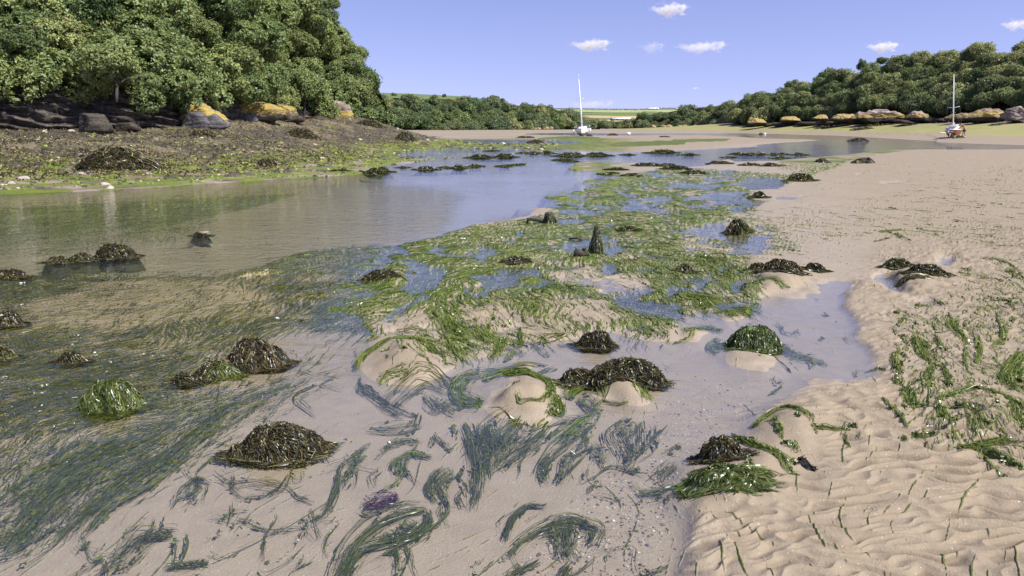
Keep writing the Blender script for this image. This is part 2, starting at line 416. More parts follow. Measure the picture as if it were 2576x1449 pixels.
for t, d, ps in [
    ('E', -.05, [[(230, 545), (290, 510), (420, 490), (490, 520), (510, 560), (420, 535), (300, 560)], [(460, 610), (500, 600), (600, 605), (560, 640), (470, 650)],
      [(20, 680), (120, 655), (270, 645), (190, 690), (100, 720), (20, 710)], [(430, 690), (520, 655), (640, 650), (740, 660), (800, 700), (720, 740), (620, 790), (560, 830), (400, 800), (370, 780), (480, 740)],
      [(870, 700), (1000, 690), (1120, 700), (1130, 745), (1000, 735)], [(970, 530), (1080, 520), (1140, 545), (1040, 560), (1010, 610), (980, 600)],
      [(1100, 640), (1220, 620), (1400, 630), (1380, 680), (1260, 680), (1180, 760), (1080, 800), (930, 880), (880, 870), (1000, 800), (1120, 740), (1160, 700)], [(750, 860), (830, 850), (830, 910), (760, 890)],
      [(1570, 450), (1700, 445), (1780, 460), (1780, 520), (1640, 520), (1580, 515), (1650, 480)], [(1870, 510), (1960, 500), (2020, 520), (1920, 550), (1860, 550)], [(1830, 690), (1880, 620), (1960, 610), (1950, 650), (1880, 690)],
      [(1930, 870), (2010, 830), (2200, 790), (2290, 830), (2200, 850), (2050, 850), (2200, 920), (2300, 940), (2420, 960), (2420, 1010), (2200, 980), (2050, 930), (1960, 900)],
      [(680, 820), (560, 900), (420, 980), (280, 1040), (340, 960), (480, 880), (600, 830)], [(820, 925), (960, 900), (1010, 940), (980, 950), (900, 930)]]),
    ('F', -.05, [[(20, 290), (130, 255), (190, 235), (290, 245), (330, 300), (450, 310), (610, 345), (610, 400), (540, 455), (360, 460), (340, 430), (400, 400), (280, 360), (200, 310)], [(460, 285), (540, 255), (640, 270), (620, 290), (500, 290)],
      [(645, 60), (800, 55), (920, 30), (800, 70)], [(300, 740), (340, 690), (430, 610), (540, 640), (550, 680), (420, 690), (400, 730)],
      [(1400, 630), (1440, 590), (1540, 570), (1560, 640), (1560, 700), (1600, 740), (1480, 740), (1430, 700)], [(1450, 710), (1600, 760), (1780, 790), (1880, 850), (1780, 830), (1600, 780)], [(1790, 480), (1880, 460), (1930, 500), (1900, 550), (1800, 540)]]),
    ('J', -.06, [[(-40, 505), (220, 520), (310, 560), (480, 540), (300, 575), (140, 590), (40, 620), (210, 655), (100, 670), (-40, 665)], [(90, 705), (250, 690), (700, 700), (620, 720), (150, 725)], [(430, 660), (560, 635), (690, 655), (560, 663)],
      [(690, 680), (820, 650), (890, 612), (730, 600), (860, 580), (1000, 585), (1120, 547), (1290, 570), (1270, 595), (1150, 605), (1280, 625), (1080, 670), (1060, 680), (1280, 690), (1120, 722), (1050, 690), (960, 680), (860, 700)],
      [(720, 515), (790, 510), (850, 535), (960, 540), (800, 560)], [(1165, 455), (1320, 435), (1400, 408), (1520, 430), (1800, 425), (1830, 440), (1640, 470), (1750, 480), (1640, 495), (1560, 470), (1420, 465)],
      [(1370, 585), (1480, 550), (1640, 520), (1820, 505), (2050, 500), (1980, 540), (1840, 575), (1620, 590)], [(1400, 640), (1560, 630), (1700, 610), (1960, 570), (2080, 580), (2230, 600), (2180, 630), (2080, 660), (1960, 700), (1830, 680), (2040, 640), (1980, 615), (1790, 640), (1660, 660), (1560, 670)],
      [(2000, 380), (2240, 362), (2390, 380), (2440, 405), (2380, 465), (2060, 485), (2060, 440), (1900, 440), (1830, 430), (2000, 400)], [(1530, 375), (1640, 355), (1680, 375), (1880, 370), (1860, 385), (1620, 395)],
      [(1010, 310), (1100, 305), (1140, 330), (1270, 345), (1120, 350)], [(1560, 315), (1690, 312), (1640, 325)], [(1730, 290), (1830, 280), (1900, 292)], [(1250, 235), (1400, 205), (1640, 205), (1640, 230), (1440, 245)], [(1280, 200), (1600, 180), (1690, 190), (1500, 200)],
      [(2300, 560), (2570, 558), (2540, 575), (2420, 585)], [(110, 795), (380, 795), (320, 825), (110, 830)], [(1540, 860), (1700, 822), (1810, 830), (1830, 890), (1540, 890)], [(940, 425), (1000, 420), (1010, 440), (940, 445)], [(960, 485), (1040, 487), (1000, 496)]]),
    ('C', -.04, [[(1290, 1135), (1350, 1132), (1310, 1145)], [(1450, 1205), (1600, 1190), (1720, 1190), (1600, 1212)]]),
    ('J', .05, [[(0, 540), (100, 543), (260, 560), (260, 580), (60, 580), (0, 575)], [(1030, 655), (1160, 640), (1300, 655), (1100, 672)], [(900, 595), (1080, 600), (1060, 625), (900, 612)], [(260, 230), (540, 220), (700, 232), (560, 250), (330, 248)], [(230, 275), (330, 268), (400, 285), (300, 298)], [(920, 180), (1000, 175), (1010, 190)]]),
    ('E', .04, [[(880, 345), (960, 320), (1230, 315), (1180, 345), (1000, 355)], [(940, 292), (1080, 285), (1060, 297)], [(1225, 205), (1300, 200), (1500, 220), (1420, 240), (1290, 225)]]),
    ]:
    for p in ps: fillp(CH, T(t, p), d)
CHB = pblur(CH)
# sandy humps (u, v of the middle, half sizes, height)
HUMPS = [(288, 634, 72, 20, .19), (205, 645, 48, 13, .17), (145, 650, 40, 11, .17), (508, 585, 30, 9, .235), (20, 690, 60, 12, .06), (1310, 1000, 88, 62, .13), (1560, 985, 70, 40, .09), (1995, 1090, 95, 52, .07), (2450, 1075, 110, 65, .07), (1020, 912, 95, 50, .09), (1850, 1235, 110, 70, .055), (1930, 1185, 70, 60, .04), (1900, 905, 90, 30, .06), (1960, 715, 85, 40, .09), (2320, 715, 75, 32, .08),
         (560, 935, 60, 30, .07), (1880, 575, 40, 14, .05), (640, 690, 60, 16, .05), (720, 1140, 110, 30, .02), (1740, 845, 60, 25, .06), (1250, 800, 260, 60, .04), (1010, 690, 60, 20, .05), (1300, 665, 60, 20, .05), (1600, 1010, 40, 30, .04)]
RIVG = raster(); fillp(RIVG, CHANNEL, 1.0); RIVG = blur(RIVG, 2, 6)
MID = raster(); fillp(MID, MIDLAND, 1.0); MID = pblur(MID, 1.5)
RIP = raster(); fillp(RIP, [(1790, 1050), (2030, 960), (2230, 960), (2140, 800), (2110, 720), (2200, 640), (2400, 600), (3000, 560), (3000, 1900), (1700, 1900), (1740, 1290), (2050, 1210), (2060, 1110), (1960, 1060)], 1.0); RIP = blur(RIP, 16, 16)
EDGEZ = .0
def RIPA(rg, wx, wy): return .026 * np.clip(rg, -.5, 1) + .014 * pn2(wx * 2.4, wy * 5.0, 24)
def ripple_xy(x, y):
    wx = x + .35 * fb2(x * 1.1, y * 1.1, 2, 21) + .10 * fb2(x * 4.5, y * 4.5, 2, 26); wy = y + .16 * fb2(x * 2.6, y * 2.6, 3, 22) + .05 * pn2(x * 8, y * 8, 27)
    return wx, wy, 1 - np.abs(pn2(wx * 4.4, wy * 13.5, 23)) * 2.6
def ground_h(x, y, fine=True):
    x = np.asarray(x, float); y = np.asarray(y, float)
    kw = np.clip(y / 6, .6, 2.2) * (1 - ss(y, 40, 70))
    u, v = chart(x + kw * (.16 * fb2(x * 1.4, y * 1.4, 4, 17, .6)), np.maximum(y + kw * (.22 * fb2(x * 1.4, y * 1.4, 4, 18, .6)), 1.2))
    z = base_z(x, y)
    far = ss(y, 150, 175)
    ch = samp(CHB, u, v)
    bank = ss(z, .03, .12)
    ch = np.maximum(ch, -.22 + .15 * ss(y, 45, 80))
    z = z + ch * (1 - far) * np.where(ch > 0, 1 - .5 * bank, 1) + .03 * far
    wv1 = .9 * fb2(x * 2.2, y * 2.2, 3, 15); wv2 = .9 * fb2(x * 2.2, y * 2.2, 3, 16)
    for hu, hv, a, b, h in HUMPS:
        r2 = ((u - hu) / a + wv1) ** 2 + ((v - hv) / b + wv2) ** 2
        z = z + h * np.exp(-np.minimum(r2, 30) * 1.3)
    mid = samp(MID, u, v)
    k = np.clip(y / 9, .6, 3)
    rv = 1 - ss(np.abs(fb2(x * .75, y * .9, 3, 19)), .0, .075)
    z = z + mid * (.048 * fb2(x * 2.2, y * 2.2, 3, 11) + .022 * fb2(x * 7, y * 7, 2, 12) - .034 * rv - .004)
    z = z + (.02 * fb2(x * .6, y * .6, 3, 13) + .008 * fb2(x * 3.1, y * 3.1, 3, 14)) * (1 - far)
    if fine:
        rip = samp(RIP, u, v) * (1 - ss(y, 14, 40))
        wx, wy, rg = ripple_xy(x, y)
        amp = .35 + .65 * ss(fb2(x * .7, y * .7, 2, 25), -.25, .2)
        z = z + rip * amp * RIPA(rg, wx, wy)
    # rough weedy bank and rocky shore
    rough = ss(z, .05, .35) * ss(y, 15, 19)
    sand_r = ss(x, 20, 30) * (1 - ss(z, 1.9, 2.2)) * (1 - ss(x, 200, 210))
    lump = np.abs(fb2(x * .8, y * .8, 4, 31)) * .5 + .22 * np.abs(fb2(x * 2.9, y * 2.9, 3, 32))
    z = z + rough * (1 - sand_r) * (lump - .12) * (1 - ss(y, 190, 230))
    return z
def gz(x, y): return float(ground_h(np.array([x]), np.array([y]), False)[0])

# weed cover
WD = raster() + .018
for val, t, p in [
    (.88, '', MIDLAND),
    (.97, '', [(-420, 504), (0, 500), (480, 477), (760, 464), (620, 505), (420, 540), (150, 560), (-420, 585)]), (.6, '', [(-420, 585), (150, 560), (420, 540), (560, 520), (460, 575), (150, 600), (-420, 620)]),  # weed on the bed by the bank, also painting in the trees' dark reflection
    (.74, '', [(-420, 660), (300, 650), (560, 680), (860, 640), (870, 700), (780, 800), (740, 830), (560, 900), (440, 980), (400, 1030), (0, 1120), (-420, 1120)]),
    (.35, '', [(200, 690), (520, 700), (700, 740), (500, 800), (260, 830), (60, 800), (80, 730)]),
    (.95, '', [(-420, 690), (130, 690), (300, 690), (200, 720), (60, 760), (-420, 770)]),
    (.42, '', [(-420, 1110), (250, 1060), (430, 1000), (620, 920), (740, 900), (880, 900), (780, 960), (600, 1040), (560, 1100), (420, 1200), (300, 1260), (180, 1330), (0, 1400), (-420, 1400)]),
    (.3, '', [(2230, 790), (2350, 760), (2576, 640), (3000, 640), (3000, 1250), (2500, 1180), (2300, 1120), (2250, 950)]),
    (.22, '', [(1900, 520), (2100, 520), (2576, 420), (2576, 640), (2250, 600), (2000, 620)]),
    (.5, 'F', [(0, 470), (400, 480), (900, 460), (700, 300), (640, 230), (470, 150), (300, 190), (0, 200)]),
    (.3, 'E', [(1420, 680), (1760, 640), (1900, 700), (1780, 760), (1550, 760)]), (.1, 'E', [(1780, 740), (1930, 690), (2150, 720), (2200, 780), (1900, 840), (1800, 800)]),
    (.18, 'E', [(850, 940), (1100, 940), (1600, 1100), (1300, 1160), (1000, 1100), (830, 1040)]), (.15, 'E', [(230, 1040), (420, 980), (600, 980), (760, 1180), (600, 1150), (300, 1150)]), (.12, 'E', [(150, 1380), (250, 1250), (560, 1230), (740, 1300), (740, 1360), (600, 1420), (300, 1430)]),
    (.35, 'E', [(1400, 850), (1900, 880), (1950, 960), (1650, 1080), (1500, 1050), (1420, 940)]), (.15, 'E', [(1640, 940), (1940, 960), (2000, 1010), (1760, 1080)]),
    (.85, 'E', [(1180, 770), (1360, 760), (1460, 860), (1440, 940), (1330, 950), (1180, 900), (1080, 880)]),
    (.7, 'F', [(0, 690), (250, 700), (480, 760), (570, 860), (480, 910), (330, 920), (180, 850), (0, 850)]),
    (.85, 'J', [(1450, 700), (1780, 660), (1860, 720), (1700, 850), (1300, 870), (1000, 870), (1100, 760), (1300, 700)]),
    (.95, 'K', [(0, 560), (400, 500), (900, 370), (1700, 340), (1750, 560), (1650, 640), (1200, 600), (1000, 570), (600, 560), (200, 680), (0, 700)]),
    (.9, 'B', [(640, 640), (900, 660), (500, 700), (300, 720), (-100, 740), (-400, 790), (-800, 800), (-800, 750), (0, 690), (300, 665), (600, 590), (760, 565), (1000, 572), (1450, 568), (1900, 560), (2050, 572), (2576, 560), (2576, 592), (2200, 608), (1900, 612), (1600, 640), (1300, 640)]),
    (.95, 'B', [(1480, 545), (1700, 530), (1900, 535), (2040, 555), (1900, 572), (1600, 570)]), (.75, 'C', [(-100, 870), (380, 862), (300, 890), (-100, 900)]), (.5, 'C', [(300, 860), (800, 850), (1340, 868), (1200, 880), (700, 862)]),
    (.6, 'C', [(700, 1030), (1200, 990), (1500, 955), (1900, 900), (1700, 960), (1400, 1010), (1150, 1080), (1000, 1120), (700, 1100)]), (.75, 'C', [(820, 1120), (1100, 1040), (1220, 1040), (1140, 1100), (900, 1130)]),
    ]:
    fillp(WD, T(t, p), val)
WD = pblur(WD, 1.2)
PEB = raster(); fillp(PEB, [(1640, 1050), (1750, 960), (1880, 940), (1900, 1000), (1870, 1080), (1760, 1110), (1720, 1200), (1690, 1300), (1600, 1449), (1300, 1449), (1480, 1200)], 1.0); PEB = blur(PEB, 30, 30)
GRV = raster(); fillp(GRV, [(-420, 640), (560, 680), (870, 690), (780, 800), (600, 900), (440, 1000), (0, 1130), (-420, 1130)], 1.0); GRV = pblur(GRV, 2)

# directions of flow (u, v, du, dv), smoothed as double angles
FLOW = np.array([(100, 1250, -1, .75), (400, 1150, -1, .7), (700, 980, -1, .55), (300, 1000, -1, .15), (60, 740, -1, .12), (500, 720, -1, .3), (300, 790, -1, .35), (420, 830, -.5, .5), (330, 880, -.9, .15), (700, 720, -1, .35), (1000, 760, -1, .5), (1200, 700, -1, .3), (1300, 820, .8, .8),
                 (1500, 760, 1, .3), (1700, 720, 1, .35), (1750, 780, 1, .5), (1250, 1000, -1, .3), (1200, 1100, -.3, 1), (1450, 1100, -.7, .8), (1300, 1350, -.8, .7), (950, 1350, -.8, .8), (800, 1230, -1, .25), (1600, 1080, -.5, .9), (2000, 1000, .3, .6), (2350, 900, .35, 1), (2450, 950, .35, 1), (2500, 1100, .7, .9),
                 (1700, 550, 1, .05), (1300, 600, -1, .15), (1000, 640, -1, .05), (600, 600, -1, .15), (1800, 650, 1, .2), (2200, 560, 1, .1), (1150, 840, .6, .5), (1050, 860, -.3, .8), (1500, 480, 1, .02), (1200, 370, 1, 0), (2000, 420, 1, -.1)], float)
_fx, _fy = un(FLOW[:, 0], FLOW[:, 1]); _fx2, _fy2 = un(FLOW[:, 0] + FLOW[:, 2], FLOW[:, 1] + FLOW[:, 3])
_fa = np.arctan2(_fy2 - _fy, _fx2 - _fx)
_fq = _q(_fx, _fy)
def flow(x, y):
    q = _q(x, y)
    c = 0; s = 0
    for i in range(len(_fq)):
        w = 1 / (((q - _fq[i]) ** 2).sum(-1) + .003) ** 1.5
        c = c + w * math.cos(2 * _fa[i]); s = s + w * math.sin(2 * _fa[i])
    a = .5 * np.arctan2(s, c) + 1.5 * fb2(x * .9, y * .9, 2, 41) + .8 * pn2(x * 2.7, y * 2.7, 42)
    return np.cos(a), np.sin(a)

# the ground sheet
tx = np.concatenate([-np.geomspace(2.2, .79, 60), np.linspace(-.785, .785, 1480), np.geomspace(.79, 2.2, 60)])
rows = np.concatenate([1 / np.linspace(1 / 1.7, 1 / 16, 820), np.geomspace(16, 900, 420)[1:]])
GY, GT = np.meshgrid(rows, tx, indexing='ij'); GX = GY * GT
GZ = ground_h(GX, GY)
GU, GV = chart(GX, GY)
nlic = int((rows < 34).sum())
lx, ly = GX[:nlic], GY[:nlic]
ax, ay = flow(lx, ly)
wd0 = samp(WD, GU[:nlic], GV[:nlic])
_tg = (np.arange(2048) + .5) / 2048 * 256
NTEX = pn2(*np.meshgrid(_tg, _tg), 51).astype(np.float32)
lam = np.clip(.011 + .0018 * ly, .014, .08)
_lv = -np.log2(lam); _l0 = np.floor(_lv); _lt = (_lv - _l0).astype(np.float32); _f0 = 2 ** _l0 * 8
def strandnoise(x, y):
    a = (x * _f0 + 40000).astype(np.int64); b = (y * _f0 + 40000).astype(np.int64)
    a2 = (x * _f0 * 2 + 40000).astype(np.int64); b2 = (y * _f0 * 2 + 40000).astype(np.int64)
    return NTEX[a & 2047, b & 2047] * (1 - _lt) + NTEX[a2 & 2047, b2 & 2047] * _lt
acc = strandnoise(lx, ly); cnt = 1
stp = lam * .42
i4 = np.arange(nlic); jt = np.arange(len(tx))
def fidx(x, y):
    inv = 1 / np.clip(y, 1.7, 33)
    ri = np.where(y < 16, (1 / 1.7 - inv) / ((1 / 1.7 - 1 / 16) / 819), 819 + np.log(np.clip(y, 16, None) / 16) / math.log(900 / 16) * 419)
    t = np.clip(x / y, -.785, .785)
    return np.clip(ri, 0, nlic - 1).astype(int), np.clip(60 + (t + .785) / 1.57 * 1479, 0, len(tx) - 1).astype(int)
for sg in (1, -1):
    px, py = lx.copy(), ly.copy(); pdx, pdy = ax * sg, ay * sg
    for k in range(24):
        px = px + pdx * stp; py = py + pdy * stp
        a, b = fidx(px, py)
        nx_, ny_ = ax[a, b], ay[a, b]
        s_ = np.where(nx_ * pdx + ny_ * pdy < 0, -1, 1)
        pdx, pdy = nx_ * s_, ny_ * s_
        acc = acc + strandnoise(px, py); cnt += 1
lic = acc / cnt
lic = lic / (lic.std() + 1e-9)
patch = fb2(lx * 1.5, ly * 1.5, 3, 61) * 2.1 + fb2(lx * 5, ly * 5, 2, 62) * .5
patch = patch * np.clip(wd0 * 2.2, .12, 1)
thr = (wd0 - .5) * 3.0 + patch
fuzz = fb2(lx * 19, ly * 19, 2, 64) * 2.2 * (1 - ss(ly, 12, 25))
weed_n = ss(lic * .9 + fuzz * .22 + thr, .3, 1.0)
WEED = np.zeros_like(GZ); WEED[:nlic] = weed_n
fw = samp(WD, GU[nlic:], GV[nlic:]); 
WEED[nlic:] = ss(fw + .5 * fb2(GX[nlic:] * .7, GY[nlic:] * .35, 4, 63) , .45, .75)
bl = np.clip((GY - 26) / 8, 0, 1)
GZ = GZ + WEED * np.clip(.003 + .0006 * GY, 0, .012) * (1 - ss(GY, 100, 160)) * (samp(WD, GU, GV) < 2)
# weedy bank on the left, green sward and dark rocks on the right
LB = (1 - ss(GX / np.maximum(GY, 1), .12, .17)) * ss(GY, 15, 17) * (1 - ss(GY, 92, 100))
bankz = GZ * LB
DARK = LB * ss(GZ + .10 * fb2(GX * .6, GY * .6, 4, 71), -.05, .06) * np.maximum(ss(GZ, .1, .3), ss(fb2(GX * .9, GY * .9, 3, 70), -.2, .1))
LIME = LB * ss(GZ, -.05, .0) * (1 - ss(GZ + .3 * fb2(GX * .35, GY * .35, 3, 72), .32, .58)) * ss(fb2(GX * .9, GY * .9, 5, 73), -.10, .06)
LIME = np.maximum(LIME, .6 * LB * ss(GZ, .3, .4) * ss(fb2(GX * .5, GY * .5, 5, 79), .22, .3))
RB = ss(GX, 22, 32) * ss(GY, 70, 80) * (1 - ss(GY, 230, 260))
SWARD = RB * ss(GZ + .12 * fb2(GX * .1, GY * .1, 3, 74), .42, .62) * (1 - ss(GZ, 1.75, 2.05)) * ss(fb2(GX * .16, GY * .16, 4, 75) + .25, -.02, .12)
DARK = np.maximum(DARK, RB * ss(GZ + .15 * fb2(GX * .2, GY * .2, 3, 76), 1.9, 2.15))
STREAK = ss(GY, 95, 110) * (1 - RB) * (1 - ss(GX / GY, .33, .36)) * ss(fb2(GX * .02, GY * .09, 4, 77), .02, .14)
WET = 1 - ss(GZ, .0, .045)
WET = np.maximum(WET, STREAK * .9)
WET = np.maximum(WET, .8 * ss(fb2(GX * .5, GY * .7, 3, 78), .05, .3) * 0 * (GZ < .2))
_wx, _wy, _rg = ripple_xy(GX[:nlic], GY[:nlic])
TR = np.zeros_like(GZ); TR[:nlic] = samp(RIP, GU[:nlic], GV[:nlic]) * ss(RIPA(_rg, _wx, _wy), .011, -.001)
m1 = np.stack([WEED, DARK, LIME, SWARD], -1).reshape(-1, 4)
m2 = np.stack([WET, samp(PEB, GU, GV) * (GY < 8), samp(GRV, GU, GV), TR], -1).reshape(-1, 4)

m_ground, nt, out = newmat('shore ground'); k = NT(nt)
P = k.pos()
sep1 = k.n('ShaderNodeSeparateColor'); a1 = k.attr('m1'); nt.links.new(a1.outputs['Color'], sep1.inputs[0])
sep2 = k.n('ShaderNodeSeparateColor'); a2 = k.attr('m2'); nt.links.new(a2.outputs['Color'], sep2.inputs[0])
n_big = k.noise(.9, P, 4); n_mid = k.noise(9, P, 4); n_fine = k.noise(220, P, 2); n_sp = k.noise(65, P, 2, .7); n_vf = k.noise(480, P, 1)
sand = k.mix(n_big, (.264, .212, .143), (.335, .275, .192))
sand = k.mix(k.ramp(n_mid, .35, .7, 0, .45), sand, (.225, .172, .118))
sand = k.mix(k.ramp(n_fine, .3, .75, 0, .5), sand, (.20, .165, .125))
sand = k.mix(k.ramp(k.noise(150, P, 1), .70, .76, 0, .75), sand, (.08, .07, .06))
sand = k.mix(k.ramp(k.noise(130, P, 1, .5), .73, .78, 0, .8), sand, (.75, .7, .6))
sand = k.mix(k.math('MULTIPLY', sep2.outputs[2], .7), sand, k.mix(n_mid, (.27, .20, .08), (.37, .285, .125)))
wet_lit = k.mix(.8, sand, (1.24, 1.28, 1.37, 1), 'MULTIPLY')  # wet sand lightened and blued: painted brightness for water loss and sky reflection
c = k.mix(sep2.outputs[0], sand, wet_lit)
c = k.mix(k.math('MULTIPLY', a2.outputs['Alpha'], .75), c, k.mix(1.0, c, (.60, .56, .53, 1), 'MULTIPLY'))          # damp ripple troughs; shade contrast also painted into the colour
# shell and pebble scatter
vor = k.n('ShaderNodeTexVoronoi'); vor.inputs['Scale'].default_value = 75; nt.links.new(P, vor.inputs['Vector'])
vcol = k.n('ShaderNodeSeparateColor'); nt.links.new(vor.outputs['Color'], vcol.inputs[0])
pc = k.mix(k.ramp(vcol.outputs[0], .3, .9), (.10, .085, .09), (.36, .29, .25))
pc = k.mix(k.ramp(vcol.outputs[1], .90, .93), pc, (.6, .57, .52))
pm = k.math('MULTIPLY', k.ramp(vor.outputs['Distance'], .42, .30), k.math('MULTIPLY', sep2.outputs[1], k.ramp(k.noise(7, P, 3), .38, .6, .12, .85)))
c = k.mix(pm, c, pc)
# green weed
wn = k.noise(34, P, 3); wl = k.noise(2.3, P, 3)
wc = k.mix(wn, (.028, .050, .011), (.115, .158, .024))
wc = k.mix(k.ramp(wl, .42, .68, 0, .65), wc, (.125, .15, .026))
wc_o = k.mix(wn, (.030, .040, .004), (.12, .115, .010))
wc = k.mix(sep2.outputs[2], wc, wc_o)
c = k.mix(sep1.outputs[0], c, wc)
# dark wrack
dk = k.mix(k.ramp(k.noise(5.0, P, 5, .75), .35, .65), (.030, .026, .019), (.125, .105, .068))
dk = k.mix(k.ramp(k.noise(.45, P, 4), .45, .62, 0, .8), dk, (.20, .165, .10))
dk = k.mix(k.ramp(k.noise(11, P, 2), .70, .75, 0, .7), dk, (.42, .38, .29))
c = k.mix(sep1.outputs[1], c, dk)
# lime film and sward
lm = k.mix(k.noise(3.5, P, 4), (.085, .11, .02), (.20, .25, .03))
c = k.mix(sep1.outputs[2], c, lm)
sw = k.mix(k.noise(.35, P, 5, .7), (.17, .19, .045), (.36, .32, .14))
c = k.mix(a1.outputs['Alpha'], c, sw)
rgh = k.math('MULTIPLY_ADD', sep2.outputs[0], -.42, .85)
bh = k.math('ADD', k.math('MULTIPLY', n_fine, .25), k.math('ADD', k.math('MULTIPLY', n_sp, .6), k.math('MULTIPLY', k.math('MULTIPLY', wn, sep1.outputs[0]), 2.0)))
bh = k.math('ADD', bh, k.math('MULTIPLY', k.math('MULTIPLY', sep1.outputs[1], k.noise(7, P, 5, .75)), 14.0))
nrm = k.bump(bh, .8, .008)
nt.links.new(k.pbsdf(c, rgh, nrm, .35), out.inputs[0])
GV3 = np.stack([GX, GY, GZ], -1)
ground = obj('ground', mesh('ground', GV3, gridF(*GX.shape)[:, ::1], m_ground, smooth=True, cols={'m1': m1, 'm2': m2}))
tag(ground, kind='structure')
def hfast(x, y):
    """height of the finished sheet"""
    y = np.clip(np.asarray(y, float), 1.71, 880); x = np.asarray(x, float)
    ri = np.where(y < 16, (1 / 1.7 - 1 / y) / ((1 / 1.7 - 1 / 16) / 819), 819 + np.log(np.maximum(y, 16) / 16) / math.log(900 / 16) * 419)
    cj = np.interp(x / y, tx, np.arange(len(tx)))
    i = np.clip(ri, 0, len(rows) - 1.001); j = np.clip(cj, 0, len(tx) - 1.001)
    i0 = i.astype(int); j0 = j.astype(int); a = i - i0; b = j - j0
    return (GZ[i0, j0] * (1 - b) + GZ[i0, j0 + 1] * b) * (1 - a) + (GZ[i0 + 1, j0] * (1 - b) + GZ[i0 + 1, j0 + 1] * b) * a

# outer land so that the sheet has no visible end
o = obj('land', mesh('land', [(-3000, -60, -.6), (3000, -60, -.6), (3000, 6000, -.6), (-3000, 6000, -.6)], np.array([(0, 1, 2, 3)]), plain('land', (.26, .21, .145), .9)))
tag(o, kind='structure')

# ---------------------------------------------------------------- water
wt_ = np.concatenate([np.linspace(-2.1, -1.05, 40), np.linspace(-1.04, 1.04, 420), np.linspace(1.05, 2.1, 40)]); wr_ = np.concatenate([1 / np.linspace(1 / 1.75, 1 / 16, 300), np.geomspace(16, 175, 130)[1:]])
WY, WT = np.meshgrid(wr_, wt_, indexing='ij'); WX = WY * WT
WU, WV = chart(WX, WY)
depth = np.clip(-hfast(WX, WY), 0, 1)
riv = samp(RIVG, WU, WV)
CURR = raster() + .26; fillp(CURR, [(-420, 1000), (300, 1040), (700, 900), (880, 840), (1000, 880), (800, 1000), (600, 1120), (300, 1300), (-420, 1500)], .45); fillp(CURR, CHANNEL, .10); fillp(CURR, [(-420, 490), (820, 450), (1150, 500), (1100, 590), (900, 620), (300, 690), (-420, 700)], .8); fillp(CURR, [(-420, 490), (700, 453), (760, 490), (-420, 545)], .45)
fillp(CURR, [(-420, 640), (560, 660), (860, 640), (780, 800), (400, 1000), (-420, 1040)], .6); fillp(CURR, [(1640, 330), (2400, 330), (2400, 360), (2150, 395), (1900, 408), (1640, 392)], .5); CURR = np.maximum(blur(CURR, 14, 24), 0); CURR[:100] = np.maximum(CURR[:100], blur(np.where(np.arange(RW)[None] + RX0 > 1640, .45, 0) * np.ones((RH, 1)), 2, 60)[:100])
w1 = np.stack([samp(CURR, WU, WV), np.clip(depth * 3, 0, 1), riv, riv], -1).reshape(-1, 4)
m_water, nt, out = newmat('river water'); k = NT(nt)
P = k.pos(); sp = k.n('ShaderNodeSeparateColor'); nt.links.new(k.attr('w1').outputs['Color'], sp.inputs[0])
h1 = k.noise(3.2, k.mapping(P, (.75, 1.0, 1)), 4, .62, .8); h2 = k.noise(15.0, k.mapping(P, (.7, 1, 1)), 3, .6, .5); h3 = k.noise(1.4, P, 3)
pat = k.ramp(k.noise(.35, k.mapping(P, (.6, 1, 1)), 3), .3, .65, .55, 1.0)
hh = k.math('ADD', k.math('MULTIPLY', h1, 1.0), k.math('MULTIPLY', h2, .30))
nr = k.bump(hh, k.math('MULTIPLY_ADD', k.math('MULTIPLY', sp.outputs[0], pat), 1.0, .012), .06)
dt = k.n('ShaderNodeVectorMath'); dt.operation = 'DOT_PRODUCT'; nt.links.new(nr, dt.inputs[0]); nt.links.new(k.n('ShaderNodeNewGeometry').outputs['Incoming'], dt.inputs[1])
fres = k.math('MULTIPLY_ADD', k.math('POWER', k.math('SUBTRACT', 1.0, k.math('ABSOLUTE', dt.outputs['Value']), clamp=True), 4.5), .90, .10, clamp=True)   # the same from both sides
tr = k.n('ShaderNodeBsdfTransparent'); k.set(tr.inputs[0], k.mix(sp.outputs[1], (.98, .985, .97), (.90, .93, .80)))
gl = k.n('ShaderNodeBsdfGlossy'); gl.inputs['Roughness'].default_value = .03; nt.links.new(nr, gl.inputs['Normal'])
mx = k.n('ShaderNodeMixShader'); nt.links.new(fres, mx.inputs[0]); nt.links.new(tr.outputs[0], mx.inputs[1]); nt.links.new(gl.outputs[0], mx.inputs[2])
nt.links.new(mx.outputs[0], out.inputs[0])
water = obj('water', mesh('water', np.stack([WX, WY, 0 * WX], -1), gridF(*WX.shape), m_water, smooth=True, cols={'w1': w1}))
tag(water, kind='structure')
# ---------------------------------------------------------------- trees
def interp(poly, u):
    p = np.array(poly, float); return [np.interp(u, p[:, 0], p[:, i]) for i in range(1, p.shape[1])]

